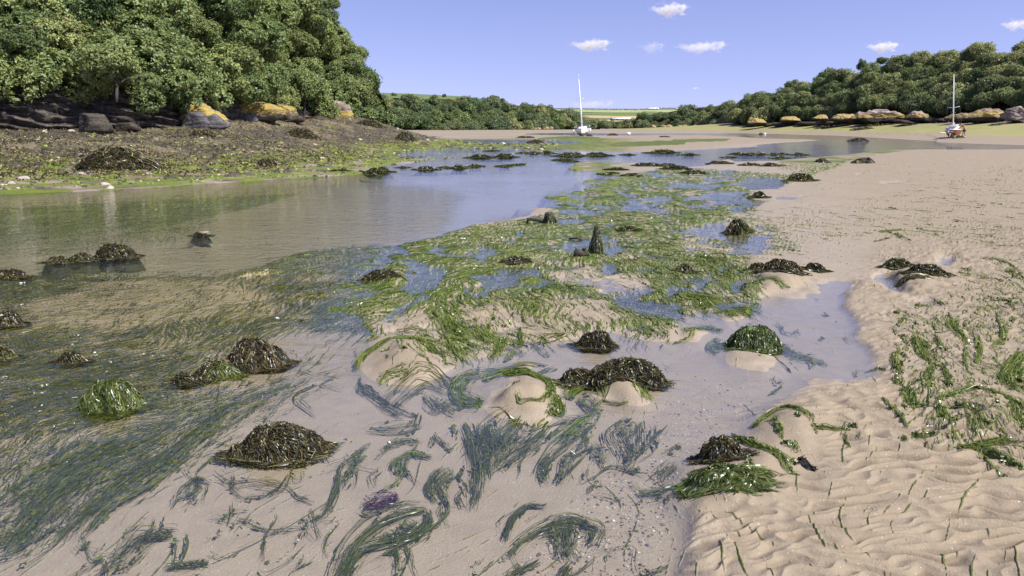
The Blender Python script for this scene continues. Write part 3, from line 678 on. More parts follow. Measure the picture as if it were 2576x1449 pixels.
def crown_mesh(name, seed, mat, rx=1.0, rz=.85, lobes=16, leaves=7000, leaf=.06, lobe_r=(.32, .5), hollow=.75, light=.35, gapt=-.06):
    """leaf sprays through the volume of many uneven lobes; unit crown radius, centre at the origin"""
    r = np.random.default_rng(seed)
    d = r.normal(size=(lobes, 3)); d /= np.linalg.norm(d, axis=1)[:, None]
    d[:, 2] = np.abs(d[:, 2]) * 1.15 - .42
    cen = d * (r.uniform(.35, .78, lobes)[:, None]) * np.array([rx, rx, rz])
    rad = r.uniform(*lobe_r, lobes)
    w = rad ** 2; w /= w.sum()
    li = r.choice(lobes, leaves, p=w)
    nd = r.normal(size=(leaves, 3)); nd /= np.linalg.norm(nd, axis=1)[:, None]
    rr = hollow + (1 - hollow) * r.uniform(0, 1, leaves) ** .6
    rr *= 1 + .12 * r.normal(size=leaves)
    p = cen[li] + nd * (rad[li] * rr)[:, None] * np.array([1, 1, .85])
    p = p + .09 * np.stack([pn3(p * 3.5, seed), pn3(p * 3.5, seed + 5), pn3(p * 3.5, seed + 9)], -1)
    gap = fb3(p * 4.2, 2, seed + 3)
    p = p[gap > gapt]; nd = nd[gap > gapt]; li = li[gap > gapt]
    n = len(p)
    nv = nd * .8 + r.normal(size=(n, 3)) * .55 + np.array([0, 0, .45]); nv /= np.linalg.norm(nv, axis=1)[:, None]
    a = np.cross(nv, r.normal(size=(n, 3))); a /= np.linalg.norm(a, axis=1)[:, None]
    b = np.cross(nv, a)
    L = (leaf * r.uniform(.6, 1.35, n))[:, None]; Wd = L * r.uniform(.45, .7, n)[:, None]
    f = nv * L * .18
    V = np.stack([p - a * L * .5, p + b * Wd * .5 - f, p + a * L * .5, p - b * Wd * .5 - f], 1).reshape(-1, 3)
    F = np.arange(n * 4).reshape(-1, 4)
    c = 1 + light * r.normal(size=n) * .5 + (r.normal(size=lobes) * .12)[li]
    hue = r.normal(size=n) * .10
    c = np.clip(c, .45, 1.9)
    col = np.stack([c * (1 + hue), c, c * (1 - hue)], -1)
    return mesh(name, V, F, mat, np.repeat(col, 4, 0))

def trunk_mesh(name, seed, mat, h=1.0, lean=.15):
    """tapered trunk from -h to the crown centre with limbs; unit crown"""
    r = np.random.default_rng(seed); mb = MB()
    lx_, ly_ = r.normal(size=2) * lean
    zs = np.linspace(-h, .1, 6); t = (zs + h) / (h + .1)
    pts = np.stack([lx_ * (1 - t) * h + .03 * r.normal(size=6), ly_ * (1 - t) * h + .03 * r.normal(size=6), zs], -1)
    mb.tube(pts, np.linspace(.05, .03, 6), 7)
    for i in range(6):
        an = r.uniform(0, 6.28); s = pts[r.integers(2, 5)]
        e = s + np.array([math.cos(an) * .55, math.sin(an) * .55, r.uniform(.15, .5)])
        m_ = (s + e) / 2 + np.array([0, 0, .08])
        mb.tube(np.array([s, m_, e]), [.03, .022, .008], 5)
    return mesh(name, np.concatenate(mb.V), [np.concatenate(mb.Q), np.concatenate(mb.T)], mat, smooth=True)

LEAFC = dict(near=(.205, .255, .085), near2=(.26, .31, .11), dark=(.145, .195, .065), hill=(.235, .265, .10), olive=(.225, .26, .10), far=(.145, .19, .08))
m_leaf = {k_: leafmat('leaves ' + k_, v, .3, .025, .02, .5) for k_, v in LEAFC.items()}
m_bark = plain('bark', (.06, .05, .04), .9, .4, 6, bump=.4)
near_cr = [crown_mesh('leaf crown', 100 + i, m_leaf['near'], lobes=22 + i, leaves=28000, leaf=.072, lobe_r=(.22, .42)) for i in range(4)]
near_cr2 = [crown_mesh('leaf crown', 110 + i, m_leaf['near2'], lobes=20 + i, leaves=28000, leaf=.072, lobe_r=(.24, .42)) for i in range(2)]
near_dk = [crown_mesh('leaf crown', 120 + i, m_leaf['dark'], lobes=14 + i, leaves=24000, leaf=.070, lobe_r=(.26, .44)) for i in range(2)]
hill_cr = [crown_mesh('leaf crown', 130 + i, m_leaf[['hill', 'olive', 'hill', 'near', 'hill', 'dark'][i]], rz=.85, lobes=26, leaves=9000, leaf=.088, lobe_r=(.24, .40), gapt=-.35) for i in range(6)]
far_cr = [crown_mesh('leaf crown', 140 + i, m_leaf[['far', 'dark', 'far', 'hill'][i]], rz=.8, lobes=20, leaves=4500, leaf=.115, lobe_r=(.26, .42), gapt=-.25) for i in range(4)]
trunks = [trunk_mesh('tree trunk', 150 + i, m_bark, 1.0) for i in range(4)]
trc = [0]
def tree(crowns, p, r, label, group, cat='tree', name='broadleaf_tree', gzv=None, parts=True, sq=(1, 1, 1)):
    """p crown centre, r crown radius"""
    i = trc[0]; trc[0] += 1
    cm = crowns[int(rng.integers(len(crowns)))]
    s = np.array([r * rng.uniform(.9, 1.12), r * rng.uniform(.9, 1.12), r * rng.uniform(.88, 1.1)]) * np.array(sq)
    rz = rng.uniform(0, 6.28)
    if parts:
        h = 1.0 * s[2]
        t = thing(name, label, cat, (p[0], p[1], p[2] - h), 0, group)
        c = obj('crown', cm, t, (0, 0, h)); c.scale = s; c.rotation_euler = (0, 0, rz)
        k_ = obj('trunk', trunks[i % 4], t, (0, 0, h)); k_.scale = s; k_.rotation_euler = (0, 0, rz)
    else:
        t = obj(name, cm, None, p); t.scale = s; t.rotation_euler = (0, 0, rz); tag(t, label, cat, group)
    return t

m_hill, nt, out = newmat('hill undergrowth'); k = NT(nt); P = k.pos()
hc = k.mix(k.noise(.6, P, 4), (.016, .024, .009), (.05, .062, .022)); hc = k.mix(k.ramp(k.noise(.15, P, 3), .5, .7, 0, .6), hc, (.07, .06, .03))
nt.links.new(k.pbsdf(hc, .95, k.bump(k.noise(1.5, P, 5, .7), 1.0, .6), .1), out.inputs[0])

def hillside(u0, u1, base, top, slope, off, nu=60, nv=24, back=25, rough=.5, mat=None):
    """base [(u, v, d)], top [(u, v)]: slope rising from the base line to the sky line, then level behind"""
    us = np.linspace(u0, u1, nu); vb, db = interp(base, us); vt = interp(top, us)[0]
    G = []
    for t in np.linspace(0, 1, nv):
        v = vb + (vt - vb) * t
        d = db + (vb - v) * db / FPX / math.tan(slope) + off
        G.append(und(us, v, d))
    G = np.array(G)
    G[:, :, 2] += rough * fb2(G[:, :, 0] * .3, G[:, :, 1] * .3, 3, 80)
    last = G[-1].copy(); last[:, 1] += back; last[:, 2] -= back * .05
    last2 = last.copy(); last2[:, 1] += back * 3; last2[:, 2] -= back * 1.0
    first = G[0].copy(); first[:, 2] -= 3
    G = np.concatenate([first[None], G, last[None], last2[None]])
    o = obj('hill', mesh('hill', G, gridF(*G.shape[:2]), mat or m_hill, smooth=True)); tag(o, kind='structure'); return o

def forest(u0, u1, base, top, slope, R_, su, sv, crowns, label, group, parts=True, jr=.25, lift=.35, labeler=None, first=.25):
    n = 0
    for row in range(60):
        u = u0 + (row % 2) * .5 * su * R_ * FPX / float(interp(base, u0)[1]); alive = False
        while u < u1:
            db0 = float(interp(base, u)[1])
            uu = u + rng.normal() * .16 * R_ * FPX / db0
            vb, db = interp(base, uu); vt = interp(top, uu)[0]
            r = R_ * rng.uniform(1 - jr, 1 + jr)
            rp = r * FPX / db
            vv = vb - (first + row * sv) * R_ * FPX / db + rng.normal() * .12 * rp
            if vv > vt + .34 * rp or row == 0:
                alive = True
                d = db + (vb - vv) * db / FPX / math.tan(slope)
                p = und(uu, vv, d)
                lb = labeler(uu, vv) if labeler else label
                tree(crowns, p, r, lb, group, parts=parts); n += 1
            u += su * R_ * FPX / db0
        if not alive: break
    return n

# left bluff
L_BASE = [(-420, 255, 36), (-100, 235, 37), (0, 215, 38), (120, 215, 39.5), (200, 238, 40.5), (330, 250, 42), (430, 262, 44), (560, 262, 49), (640, 262, 54), (730, 285, 62), (800, 290, 68), (905, 296, 76)]
L_TOP = [(-420, -330), (500, -300), (640, -190), (740, -70), (800, 0), (850, 40), (880, 80), (905, 130), (930, 175)]
hillside(-440, 893, L_BASE, [(a, b + 75) for a, b in L_TOP], R(52), 2.6, 70, 30, 12)
def lab_left(u, v):
    return 'dark green oak in the wood covering the steep left bluff'
nL = forest(-380, 905, [(a, b + 12, c) for a, b, c in L_BASE], L_TOP, R(52), 2.5, 1.0, .66, near_cr + near_cr[:2] + near_dk[:1], None, 'oaks of the wood on the left bluff', labeler=lab_left, first=.42)
for u, v, r, d, cr, lb in [
    (290, 165, 84, 41, near_cr2, 'pale green oak bush overhanging the dark cliff in full sun'), (372, 205, 36, 41, near_cr2, 'small pale green bush hanging at the right end of the overhanging oak'),
    (140, 95, 80, 42, near_cr2, 'light green oak above the grey cliff face near the left edge'), (30, 115, 66, 40, near_cr, 'oak above the cliff top at the left edge'),
    (440, 205, 60, 45, near_cr, 'oak leaning over the ledge above the first yellow rock'), (560, 215, 62, 50, near_cr, 'oak with hanging boughs above the gap between the yellow rocks'), (670, 205, 70, 56, near_cr, 'rounded oak above the larger yellow rock'),
    (770, 215, 68, 64, near_cr, 'grey green oak right of the larger yellow rock'), (800, 262, 40, 68, near_dk, 'low dark oak touching the weedy bank beside the end rock'),
    (862, 225, 52, 74, near_cr, 'tall oak at the right end of the bluff'), (885, 165, 42, 76, near_cr2, 'oak jutting out furthest right on the bluff edge'), (880, 262, 34, 75, near_dk, 'lowest dark oak at the foot of the bluff end'),
    (855, 120, 50, 78, near_cr, 'oak high on the right edge of the bluff'), (818, 62, 48, 80, near_cr, 'topmost oak seen against the sky on the bluff'), (835, 12, 26, 70, near_dk, 'thin dark bough of an oak reaching out at the top of the bluff'),
    (735, 105, 62, 74, near_cr2, 'bright yellowish green oak on the middle of the bluff')]:
    tree(cr, und(u, v, d - 1.0), r * d / FPX, lb, None)

# right hill
R_BASE = [(1850, 306, 205), (1900, 300, 196), (2000, 297, 184), (2100, 288, 172), (2190, 274, 160), (2290, 274, 150), (2345, 280, 144), (2400, 284, 138), (2480, 270, 130), (2576, 262, 124), (2900, 250, 108)]
R_TOP = [(1850, 285), (1880, 250), (1900, 232), (1930, 228), (1985, 205), (2045, 188), (2060, 185), (2150, 175), (2230, 150), (2300, 140), (2345, 130), (2400, 124), (2440, 119), (2520, 109), (2576, 102), (2900, 80)]
hillside(1852, 2900, R_BASE, [(a, b + 36) for a, b in R_TOP], R(27), 2.8, 70, 26, 30, 1.2)
def lab_right(u, v):
    return 'scrubby olive green tree in the canopy of the right hill'
nR = forest(1860, 2800, R_BASE, R_TOP, R(27), 3.0, 1.0, .72, hill_cr, None, 'trees of the scrub wood on the right hill', labeler=lab_right, first=.3)
hd = [hill_cr[5]]
for u, v, r, d, cr, lb, sq in [(2092, 168, 33, 196, hd, 'largest dark domed tree on the shoulder of the right hill', (1.25, 1, 1)), (2060, 192, 24, 194, hd, 'dark tree on the left flank of the large domed tree', (1, 1, 1)), (2128, 176, 22, 196, hd, 'dark tree on the right flank of the large domed tree', (1, 1, 1)),
                           (2168, 152, 12, 198, hd, 'small upright tree just right of the large domed tree', (.9, 1, 1.5)), (2222, 139, 14, 198, near_dk, 'thin see-through tree on the skyline of the right hill', (1.2, 1, .8)),
                           (2254, 146, 17, 196, hill_cr[1:2], 'greyish bush on the skyline beside the thin tree', (1.2, 1, 1)), (2306, 140, 23, 192, hill_cr[1:2], 'pale rounded tree on the skyline of the right hill', (1.25, 1, 1)),
                           (1898, 240, 22, 206, hd, 'dark tree at the left end of the right hill', (.9, 1, 1.2)), (1925, 238, 16, 205, hd, 'second dark tree from the left end of the right hill', (1, 1, 1)), (1975, 218, 22, 200, hill_cr[:1], 'rounded tree on the lower skyline of the right hill', (1.4, 1, .9))]:
    tree(cr, und(u, v + r * 1.05, d), r * 1.15 * d / FPX, lb, None, sq=(sq[0], sq[1], sq[2] * 1.1))

# middle headland
M_BASE = [(880, 305, 270), (960, 316, 262), (1040, 329, 255), (1150, 330, 265), (1300, 327, 290), (1400, 325, 310), (1500, 320, 335), (1520, 318, 340)]
M_TOP = [(880, 222), (920, 226), (960, 236), (1000, 241), (1050, 243), (1120, 240), (1200, 246), (1250, 248), (1300, 256), (1340, 262), (1400, 267), (1440, 276), (1460, 285), (1490, 296), (1520, 308)]
hillside(870, 1510, M_BASE, [(a, b + 9) for a, b in M_TOP], R(25), 4, 60, 14, 40, 1.0)
nM = forest(885, 1515, [(a, b - 2, c) for a, b, c in M_BASE], M_TOP, R(25), 4.2, 1.05, .72, far_cr, 'dark green tree in the wood on the headland behind the grounded yacht', 'trees of the wood on the middle headland', parts=False)
for u, v, r, d, lb in [(1242, 250, 17, 330, 'single broad dark tree standing proud of the headland skyline'), (1262, 254, 11, 330, 'smaller dark tree at the shoulder of the broad skyline tree'), (1118, 241, 7, 340, 'little round tree on the grassy skyline of the headland'), (990, 238, 7, 330, 'wispy small tree at the left end of the grassy skyline')]:
    tree(far_cr[1:2], und(u, v, d), r * d / FPX, lb, None, parts=False, sq=(1.35, 1, 1))
# right middle spit
S_BASE = [(1500, 320, 420), (1600, 320, 400), (1700, 318, 370), (1800, 316, 330), (1880, 312, 290)]
S_TOP = [(1480, 305), (1560, 299), (1640, 284), (1700, 273), (1760, 265), (1850, 257), (1900, 246)]
hillside(1490, 1880, S_BASE, [(a, b + 6) for a, b in S_TOP], R(22), 4, 30, 8, 40, .6)
nS = forest(1490, 1880, S_BASE, S_TOP, R(22), 4.4, 1.15, .75, far_cr, 'dark green tree in the wood between the far fields and the right hill', 'trees of the far wood on the right', parts=False)
print('TREES', nL, nR, nM, nS)

# far farmland
FIELDS = [(v0, v1, c) for v0, v1, c in [(326, 309, (.045, .07, .03)), (309, 300, (.36, .31, .16)), (300, 297, (.09, .11, .05)), (297, 290, (.40, .32, .17)), (290, 288.5, (.03, .045, .02)), (288.5, 284, (.15, .21, .07)), (284, 282.5, (.03, .05, .02)), (282.5, 275.5, (.30, .33, .15)), (275.5, 273, (.05, .07, .035))]]
us = np.linspace(1250, 2000, 90); G = []; cols_ = []
for v0, v1, c in FIELDS:
    for v in np.linspace(v0, v1 + .15, 4):
        vv = v + (.8 if v < 316 else 0) * np.sin(us * .021) + np.where(us > 1650, (us - 1650) * .006, 0)
        d = 620 + (326 - vv) * 22.0
        G.append(und(us, vv, d)); cols_.append(np.tile(np.array(c), (len(us), 1)) * (1 + .08 * pn2(us * .02, us * 0 + v))[:, None])
G = np.array(G); tail = G[-1].copy(); tail[:, 1] += 400; tail[:, 2] -= 30; G = np.concatenate([G, tail[None]]); cols_.append(cols_[-1])
m_field, nt, out = newmat('farm fields'); k = NT(nt); P = k.pos()
fc = k.mix(1.0, k.attr('col').outputs['Color'], k.mix(k.noise(.02, P, 4), (.8, .8, .8), (1.2, 1.2, 1.2)), 'MULTIPLY')
nt.links.new(k.pbsdf(fc, .95, None, .1), out.inputs[0])
tag(obj('farmland', mesh('farmland', G, gridF(*G.shape[:2]), m_field, col=np.concatenate(cols_))), kind='structure')
# grass field above the headland
us = np.linspace(900, 1215, 40); G = []
for t in np.linspace(0, 1, 6):
    v = np.interp(us, [900, 960, 1050, 1160, 1215], [232.5, 233, 236.5, 242, 249]) + (1 - t) * 12; G.append(und(us, v, 350 + 45 * t))
tl = G[-1].copy(); tl[:, 1] += 150; tl[:, 2] -= 12; G = np.array(G + [tl])
m_grass = plain('meadow grass', (.105, .155, .045), .95, .25, .05)
tag(obj('meadow', mesh('meadow', G, gridF(*G.shape[:2]), m_grass)), kind='structure')
# hedges and copse of the farmland, built as leafy rows
def hedge(u0, u1, v0, v1, d, hpx, n, label, crowns=far_cr[:2]):
    V = []; Cc = []; me = crowns[0]
    nv_ = len(me.vertices); co = np.empty(nv_ * 3, np.float32); me.vertices.foreach_get('co', co); co = co.reshape(-1, 3)
    cl = np.empty(nv_ * 4, np.float32); me.attributes['col'].data.foreach_get('color', cl); cl = cl.reshape(-1, 4)
    nq = nv_ // 4; Vs = []; Cs = []
    for i in range(n):
        t = (i + .5) / n; p = und(u0 + (u1 - u0) * t, v0 + (v1 - v0) * t + rng.normal() * hpx * .08, d); r = hpx * d / FPX * rng.uniform(.45, .75)
        pick = rng.choice(nq, 260, replace=False); ii = (pick[:, None] * 4 + np.arange(4)).ravel()
        sx = max(1.0, (u1 - u0) / n / hpx * 1.1)
        Vs.append(co[ii] * np.array([sx, 1, 1]) * r + p); Cs.append(cl[ii])
    V = np.concatenate(Vs); o_ = V.mean(0); me2 = mesh('hedge', V - o_, np.arange(len(V)).reshape(-1, 4), m_leaf['far'], np.concatenate(Cs))
    return tag(obj('hedge', me2, None, o_), label, 'hedge')
hedge(1440, 1640, 273.5, 274.5, 1700, 3.0, 22, 'dark hedge along the top of the pale far field')
hedge(1640, 1860, 272, 268, 1500, 6.5, 26, 'long dark tree belt on the far skyline to the right')
hedge(1470, 1700, 283.8, 284.4, 1460, 2.2, 24, 'dark hedge between the pale and the green far field')
hedge(1480, 1640, 289.5, 290.2, 1330, 2.2, 20, 'dark hedge under the green far field')
hedge(1490, 1545, 302, 297, 900, 5, 10, 'short hedge sloping up behind the yacht to the white barn')
hedge(1460, 1512, 294, 302, 620, 12, 8, 'bushy hedge just right of the yacht mast')
hedge(1490, 1640, 313, 306, 480, 11, 20, 'low dark wood edge below the tan far field')
# barns
m_white = plain('white sheet roof', (.78, .78, .76), .5, .06); m_barn = plain('barn wall', (.10, .10, .11), .8, .2); m_cream = plain('cream wall', (.62, .58, .5), .8, .1)
def barn(u, v, d, w, h, dp, label, wallm=m_barn, openings=5):
    p = und(u, v, d); t = thing('barn', label, 'barn', tuple(p)); w, h, dp = w * d / FPX, h * d / FPX, dp
    MB().box((0, dp / 2, h * .25), (w, dp, h * .5), .02).build('wall', wallm, t)
    V = []
    for x in (-w / 2 - .3, w / 2 + .3):
        V += [(x, -.5, h * .48), (x, dp / 2, h), (x, dp + .5, h * .48), (x, -.5, h * .44), (x, dp / 2, h * .96), (x, dp + .5, h * .44)]
    MB().add(V, [(0, 6, 7, 1), (1, 7, 8, 2), (3, 4, 10, 9), (4, 5, 11, 10), (0, 3, 9, 6), (2, 8, 11, 5)], [(0, 1, 4), (0, 4, 3), (1, 2, 5), (1, 5, 4), (6, 10, 7), (6, 9, 10), (7, 11, 8), (7, 10, 11)]).build('roof', m_white, t)
    for i in range(openings):
        MB().box((-w / 2 + w * (i + .5) / openings, -.03, h * .2), (w / openings * .55, .12, h * .34), .05).build('door', m_barn if wallm is not m_barn else m_cream, t)
    return t
barn(1566, 302.5, 860, 52, 6.5, 14, 'long white-roofed farm shed below the green far field', m_barn, 4)
barn(1597, 302, 850, 13, 5, 10, 'short pale shed at the right end of the long white-roofed shed', m_cream, 2)
barn(1626, 297.5, 900, 22, 3.5, 12, 'farthest right low white shed beside the dark wood', m_barn, 2)
barn(1643, 276, 1620, 28, 5, 14, 'white building under the tree belt on the far skyline', m_cream, 4)
barn(1716, 276.3, 1620, 30, 5, 14, 'right-hand white building under the tree belt on the far skyline', m_cream, 4)
vb = MB().box((0, 0, 1.6), (4.6, 2.6, 2.4), .25); vb.box((0, -1.32, 1.9), (3.4, .06, .8), .2); vb.tube([(-.9, -1.2, .35), (-.9, 1.2, .35)], .4, 10); vb.tube([(.9, -1.2, .35), (.9, 1.2, .35)], .4, 10)
m_car = plain('caravan white', (.55, .54, .5), .5, .05)
for i in range(22):
    u = [1446, 1452, 1459, 1466, 1478, 1492, 1500, 1513, 1523, 1530, 1537, 1545, 1556, 1566, 1575, 1583, 1590, 1598, 1606, 1530, 1560, 1488][i]; v = 276.6 + (i % 3) * .8 + (3 if i > 18 else 0)
    d = 620 + (326 - v) * 22 - 12
    if i == 0: cv = vb.build('caravan', m_car); o = cv
    else: o = cv.copy(); C.objects.link(o)
    o.location = und(u, v + .3, d); o.rotation_euler = (0, 0, rng.normal() * .5); s = rng.uniform(.5, .8); o.scale = (s, s, s)
    tag(o, 'tiny white caravan in the pale field on the far hill', 'caravan', 'white caravans in the far field')
# ---------------------------------------------------------------- rock
def rockmat(name, base, dark, lich=0.0, lz=(0, 1), pale=None, low=None):
    """stone with bedding; yellow lichen in a band of local height lz, weed-black below low"""
    m, nt, out = newmat(name); k = NT(nt); O = k.objc()
    sx = k.n('ShaderNodeSeparateXYZ'); nt.links.new(O, sx.inputs[0])
    st = k.noise(1.6, k.mapping(O, (.5, .5, 4.0), (.0, .25, .0)), 5, .65)
    c = k.mix(k.ramp(st, .35, .65), dark, base)
    c = k.mix(k.ramp(k.noise(3.5, O, 5, .7), .5, .7, 0, .6), c, pale or tuple(min(1, x * 1.6) for x in base))
    if lich:
        zz = k.math('ADD', sx.outputs[2], k.math('MULTIPLY', k.math('SUBTRACT', k.noise(.9, O, 4, .6), .5), (lz[1] - lz[0]) * 1.1))
        band = k.math('MULTIPLY', k.ramp(zz, lz[0] - .12, lz[0] + .12), k.ramp(zz, lz[1] + .15, lz[1] - .15))
        msk = k.math('MULTIPLY', band, k.ramp(k.math('ADD', k.math('MULTIPLY', k.noise(2.6, O, 6, .75), .6), k.math('MULTIPLY', k.noise(11, O, 4, .7), .4)), .56 - lich * .18, .64 - lich * .16))
        c = k.mix(msk, c, k.mix(k.noise(9, O, 3), (.30, .215, .045), (.52, .40, .11)))
    if low is not None:
        zl = k.math('ADD', sx.outputs[2], k.math('MULTIPLY', k.math('SUBTRACT', k.noise(2.0, O, 3), .5), .5))
        c = k.mix(k.ramp(zl, low + .1, low - .1), c, k.mix(k.noise(6, O, 4, .7), (.012, .010, .008), (.07, .055, .038)))
    b = k.bump(k.math('ADD', k.noise(5, O, 6, .7), k.math('MULTIPLY', st, 1.5)), .9, .12)
    nt.links.new(k.pbsdf(c, .85, b, .25), out.inputs[0]); return m

def rock_mesh(name, dims, seed, mat, rough=.22, n=40, cut=9, strata=.0):
    """angular block: a sphere cut by random planes, then worn"""
    r = np.random.default_rng(seed)
    th, ph = np.meshgrid(np.linspace(0, math.pi, n), np.linspace(0, 2 * math.pi, n * 2), indexing='ij')
    D = np.stack([np.sin(th) * np.cos(ph), np.sin(th) * np.sin(ph), np.cos(th)], -1)
    pn = r.normal(size=(cut, 3)); pn[:, 2] = np.abs(pn[:, 2]) * .8; pn /= np.linalg.norm(pn, axis=1)[:, None]
    pd = r.uniform(.6, 1.0, cut)
    rr = 1 / (np.abs(D) ** 2.8).sum(-1) ** (1 / 2.8)                                  # a rounded block
    for q, dd in zip(pn, pd):
        dt = D @ q; rr = np.minimum(rr, np.where(dt > .05, dd / np.maximum(dt, .05), 9))
    V = D * rr[..., None]
    V = V * np.array(dims)
    mn = min(dims)
    V = V + D * (rough * mn * (.9 * fb3(V / mn * 1.1, 5, seed) - .5 * np.abs(pn3(V / mn * np.array([1.2, 1.2, 2.6]), seed + 4))))[..., None]
    if strata:
        lay = V[..., 2] / mn * 5 + V[..., 0] / mn * .9
        V[..., :2] *= (1 + strata * (np.abs((lay % 1) - .5) - .25))[..., None]
    return mesh(name, V, gridF(n, n * 2)[:, ::-1], mat, smooth=True)

m_slab = rockmat('lichened slab', (.24, .20, .16), (.07, .06, .055), .85, (.55, 1.6), (.36, .30, .24), low=.35)
m_grey = rockmat('grey rock', (.15, .14, .14), (.05, .05, .055))
m_brownrock = rockmat('brown rock', (.10, .085, .065), (.04, .033, .026))
m_cliff = rockmat('cliff rock', (.105, .09, .075), (.022, .019, .017), .0, (1.2, 3), (.27, .235, .19))  # rock darkened throughout: shade of the overhanging boughs put into the colour
m_far_rock = rockmat('ochre rock', (.26, .20, .17), (.09, .065, .05), .9, (.35, 1.4), (.46, .38, .33), low=.15)
m_darkrock = rockmat('weed dark rock', (.075, .06, .048), (.02, .017, .014), pale=(.16, .13, .09))

# the cliff under the left wood: overhanging beds of slaty rock
CL = [(-420, 330, 35.5), (-100, 326, 37), (0, 322, 38), (120, 322, 39.3), (200, 322, 40.3), (330, 320, 41.8), (430, 316, 44), (560, 308, 49), (640, 299, 53), (730, 296, 60), (800, 294, 66), (905, 296, 76)]
us = np.linspace(-420, 905, 420); vb_, db_ = interp(CL, us); vt_ = interp([(a, b - 8) for a, b, c in L_BASE], us)[0]
rowsC = []
for t in np.linspace(-.15, 1.12, 90):
    v = vb_ + (vt_ - vb_) * t; d = db_ + .3 + .9 * max(t, 0)
    rowsC.append(und(us, v, d))
Cg = np.array(rowsC); hh_ = Cg[..., 2]; xx_ = Cg[..., 0] + Cg[..., 1] * .3
lay = hh_ * 2.1 + xx_ * .42 + 1.2 * fb2(xx_ * .35, hh_ * .5, 3, 90)
led = (lay % 1); led = np.where(led < .75, led / .75, (1 - led) / .25)
out_ = .95 * led * (.4 + .6 * np.abs(fb2(xx_ * .6, np.floor(lay) * 3.1, 2, 91)) * 2.4) + .9 * fb2(xx_ * .30, hh_ * .25, 3, 92) + .3 * fb2(xx_ * 1.7, hh_ * 1.7, 3, 93) + .5 * ss(np.abs(pn2(xx_ * .45, hh_ * .12, 94)), .05, .25)
Cg[..., 1] -= out_ * .9; Cg[..., 0] += out_ * .35
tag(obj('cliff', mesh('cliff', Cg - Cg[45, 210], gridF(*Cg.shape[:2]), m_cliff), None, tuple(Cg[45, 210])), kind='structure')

def rock(u0, u1, vt, vb, d, seed, mat, label, name='rock', cat='rock', depth=.8, group=None, rz=0.0, rough=.22, strata=.05, sink=.3):
    w = (u1 - u0) * d / FPX; h = (vb - vt) * d / FPX
    p = und((u0 + u1) / 2, vb, d); dp = w * depth
    me = rock_mesh(name, (w / 2 * 1.08, max(dp / 2, h * .5), h * (1 + sink) / 1.85), seed, mat, rough, 30 if w * FPX / d < 60 else 44, strata=strata)
    o = obj(name, me, None, (p[0], p[1] + dp * .35, p[2] + h * (1 - (1 + sink) / 2 * .98)))
    o.rotation_euler = (0, 0, rz); return tag(o, label, cat, group)
# note: local z of a slab is measured from its centre, so bands are set per rock below
def slab(u0, u1, vt, vb, d, seed, label, lo=.0, hi=.5, lich=.8, low=-.25, base=(.24, .20, .16), depth=.6, **kw):
    kw.setdefault('rough', .4)
    h = (vb - vt) * d / FPX
    m = rockmat('lichened rock', base, tuple(x * .34 for x in base), lich, (lo * h, hi * h), tuple(min(1, x * 1.7) for x in base), low=None if low is None else low * h)
    return rock(u0, u1, vt, vb, d, seed, m, label, depth=depth, **kw)
slab(415, 565, 258, 320, 45.0, 11, 'first yellow-topped slab of rock left of the two on the left shore', -.02, .6, .85, None, (.21, .19, .175), .55, strata=.1)
rock(455, 520, 285, 320, 44.2, 12, m_grey, 'blue grey angular block below the first yellow slab', depth=.7)
rock(505, 562, 288, 318, 44.6, 13, m_grey, 'blue grey block at the right foot of the first yellow slab', depth=.7)
slab(565, 705, 257, 292, 52.0, 14, 'long yellow lichened slab under the middle oaks of the left bluff', -.2, .6, .9, None, (.27, .23, .18), .5, strata=.1)
slab(680, 750, 262, 294, 57.0, 15, 'small mottled yellow rock at the right end of the long slab', -.1, .6, .6, None, (.2, .16, .12), .6)
slab(815, 885, 258, 299, 70.0, 16, 'lone pale rock with yellow foot at the end of the bluff', -.35, .1, .95, -.42, (.34, .27, .22), .7)
rock(192, 270, 286, 328, 37.5, 17, m_brownrock, 'rounded dark brown boulder at the foot of the left cliff', depth=.8, name='boulder', cat='boulder')
rock(570, 640, 286, 306, 51, 18, m_grey, 'low grey ledge between the two yellow slabs', depth=.6)
rock(630, 690, 288, 304, 53, 19, m_grey, 'low grey ledge below the long yellow slab', depth=.6)
for i, (u0, u1, vt, vb, d, lb) in enumerate([(285, 345, 306, 326, 39.5, 'low dark ledge right of the brown boulder'), (700, 760, 290, 305, 57, 'dark ledge below the mottled yellow rock'), (760, 830, 291, 304, 64, 'dark ledge left of the lone pale rock')]):
    rock(u0, u1, vt, vb, d, 30 + i, m_darkrock, lb, depth=.7)
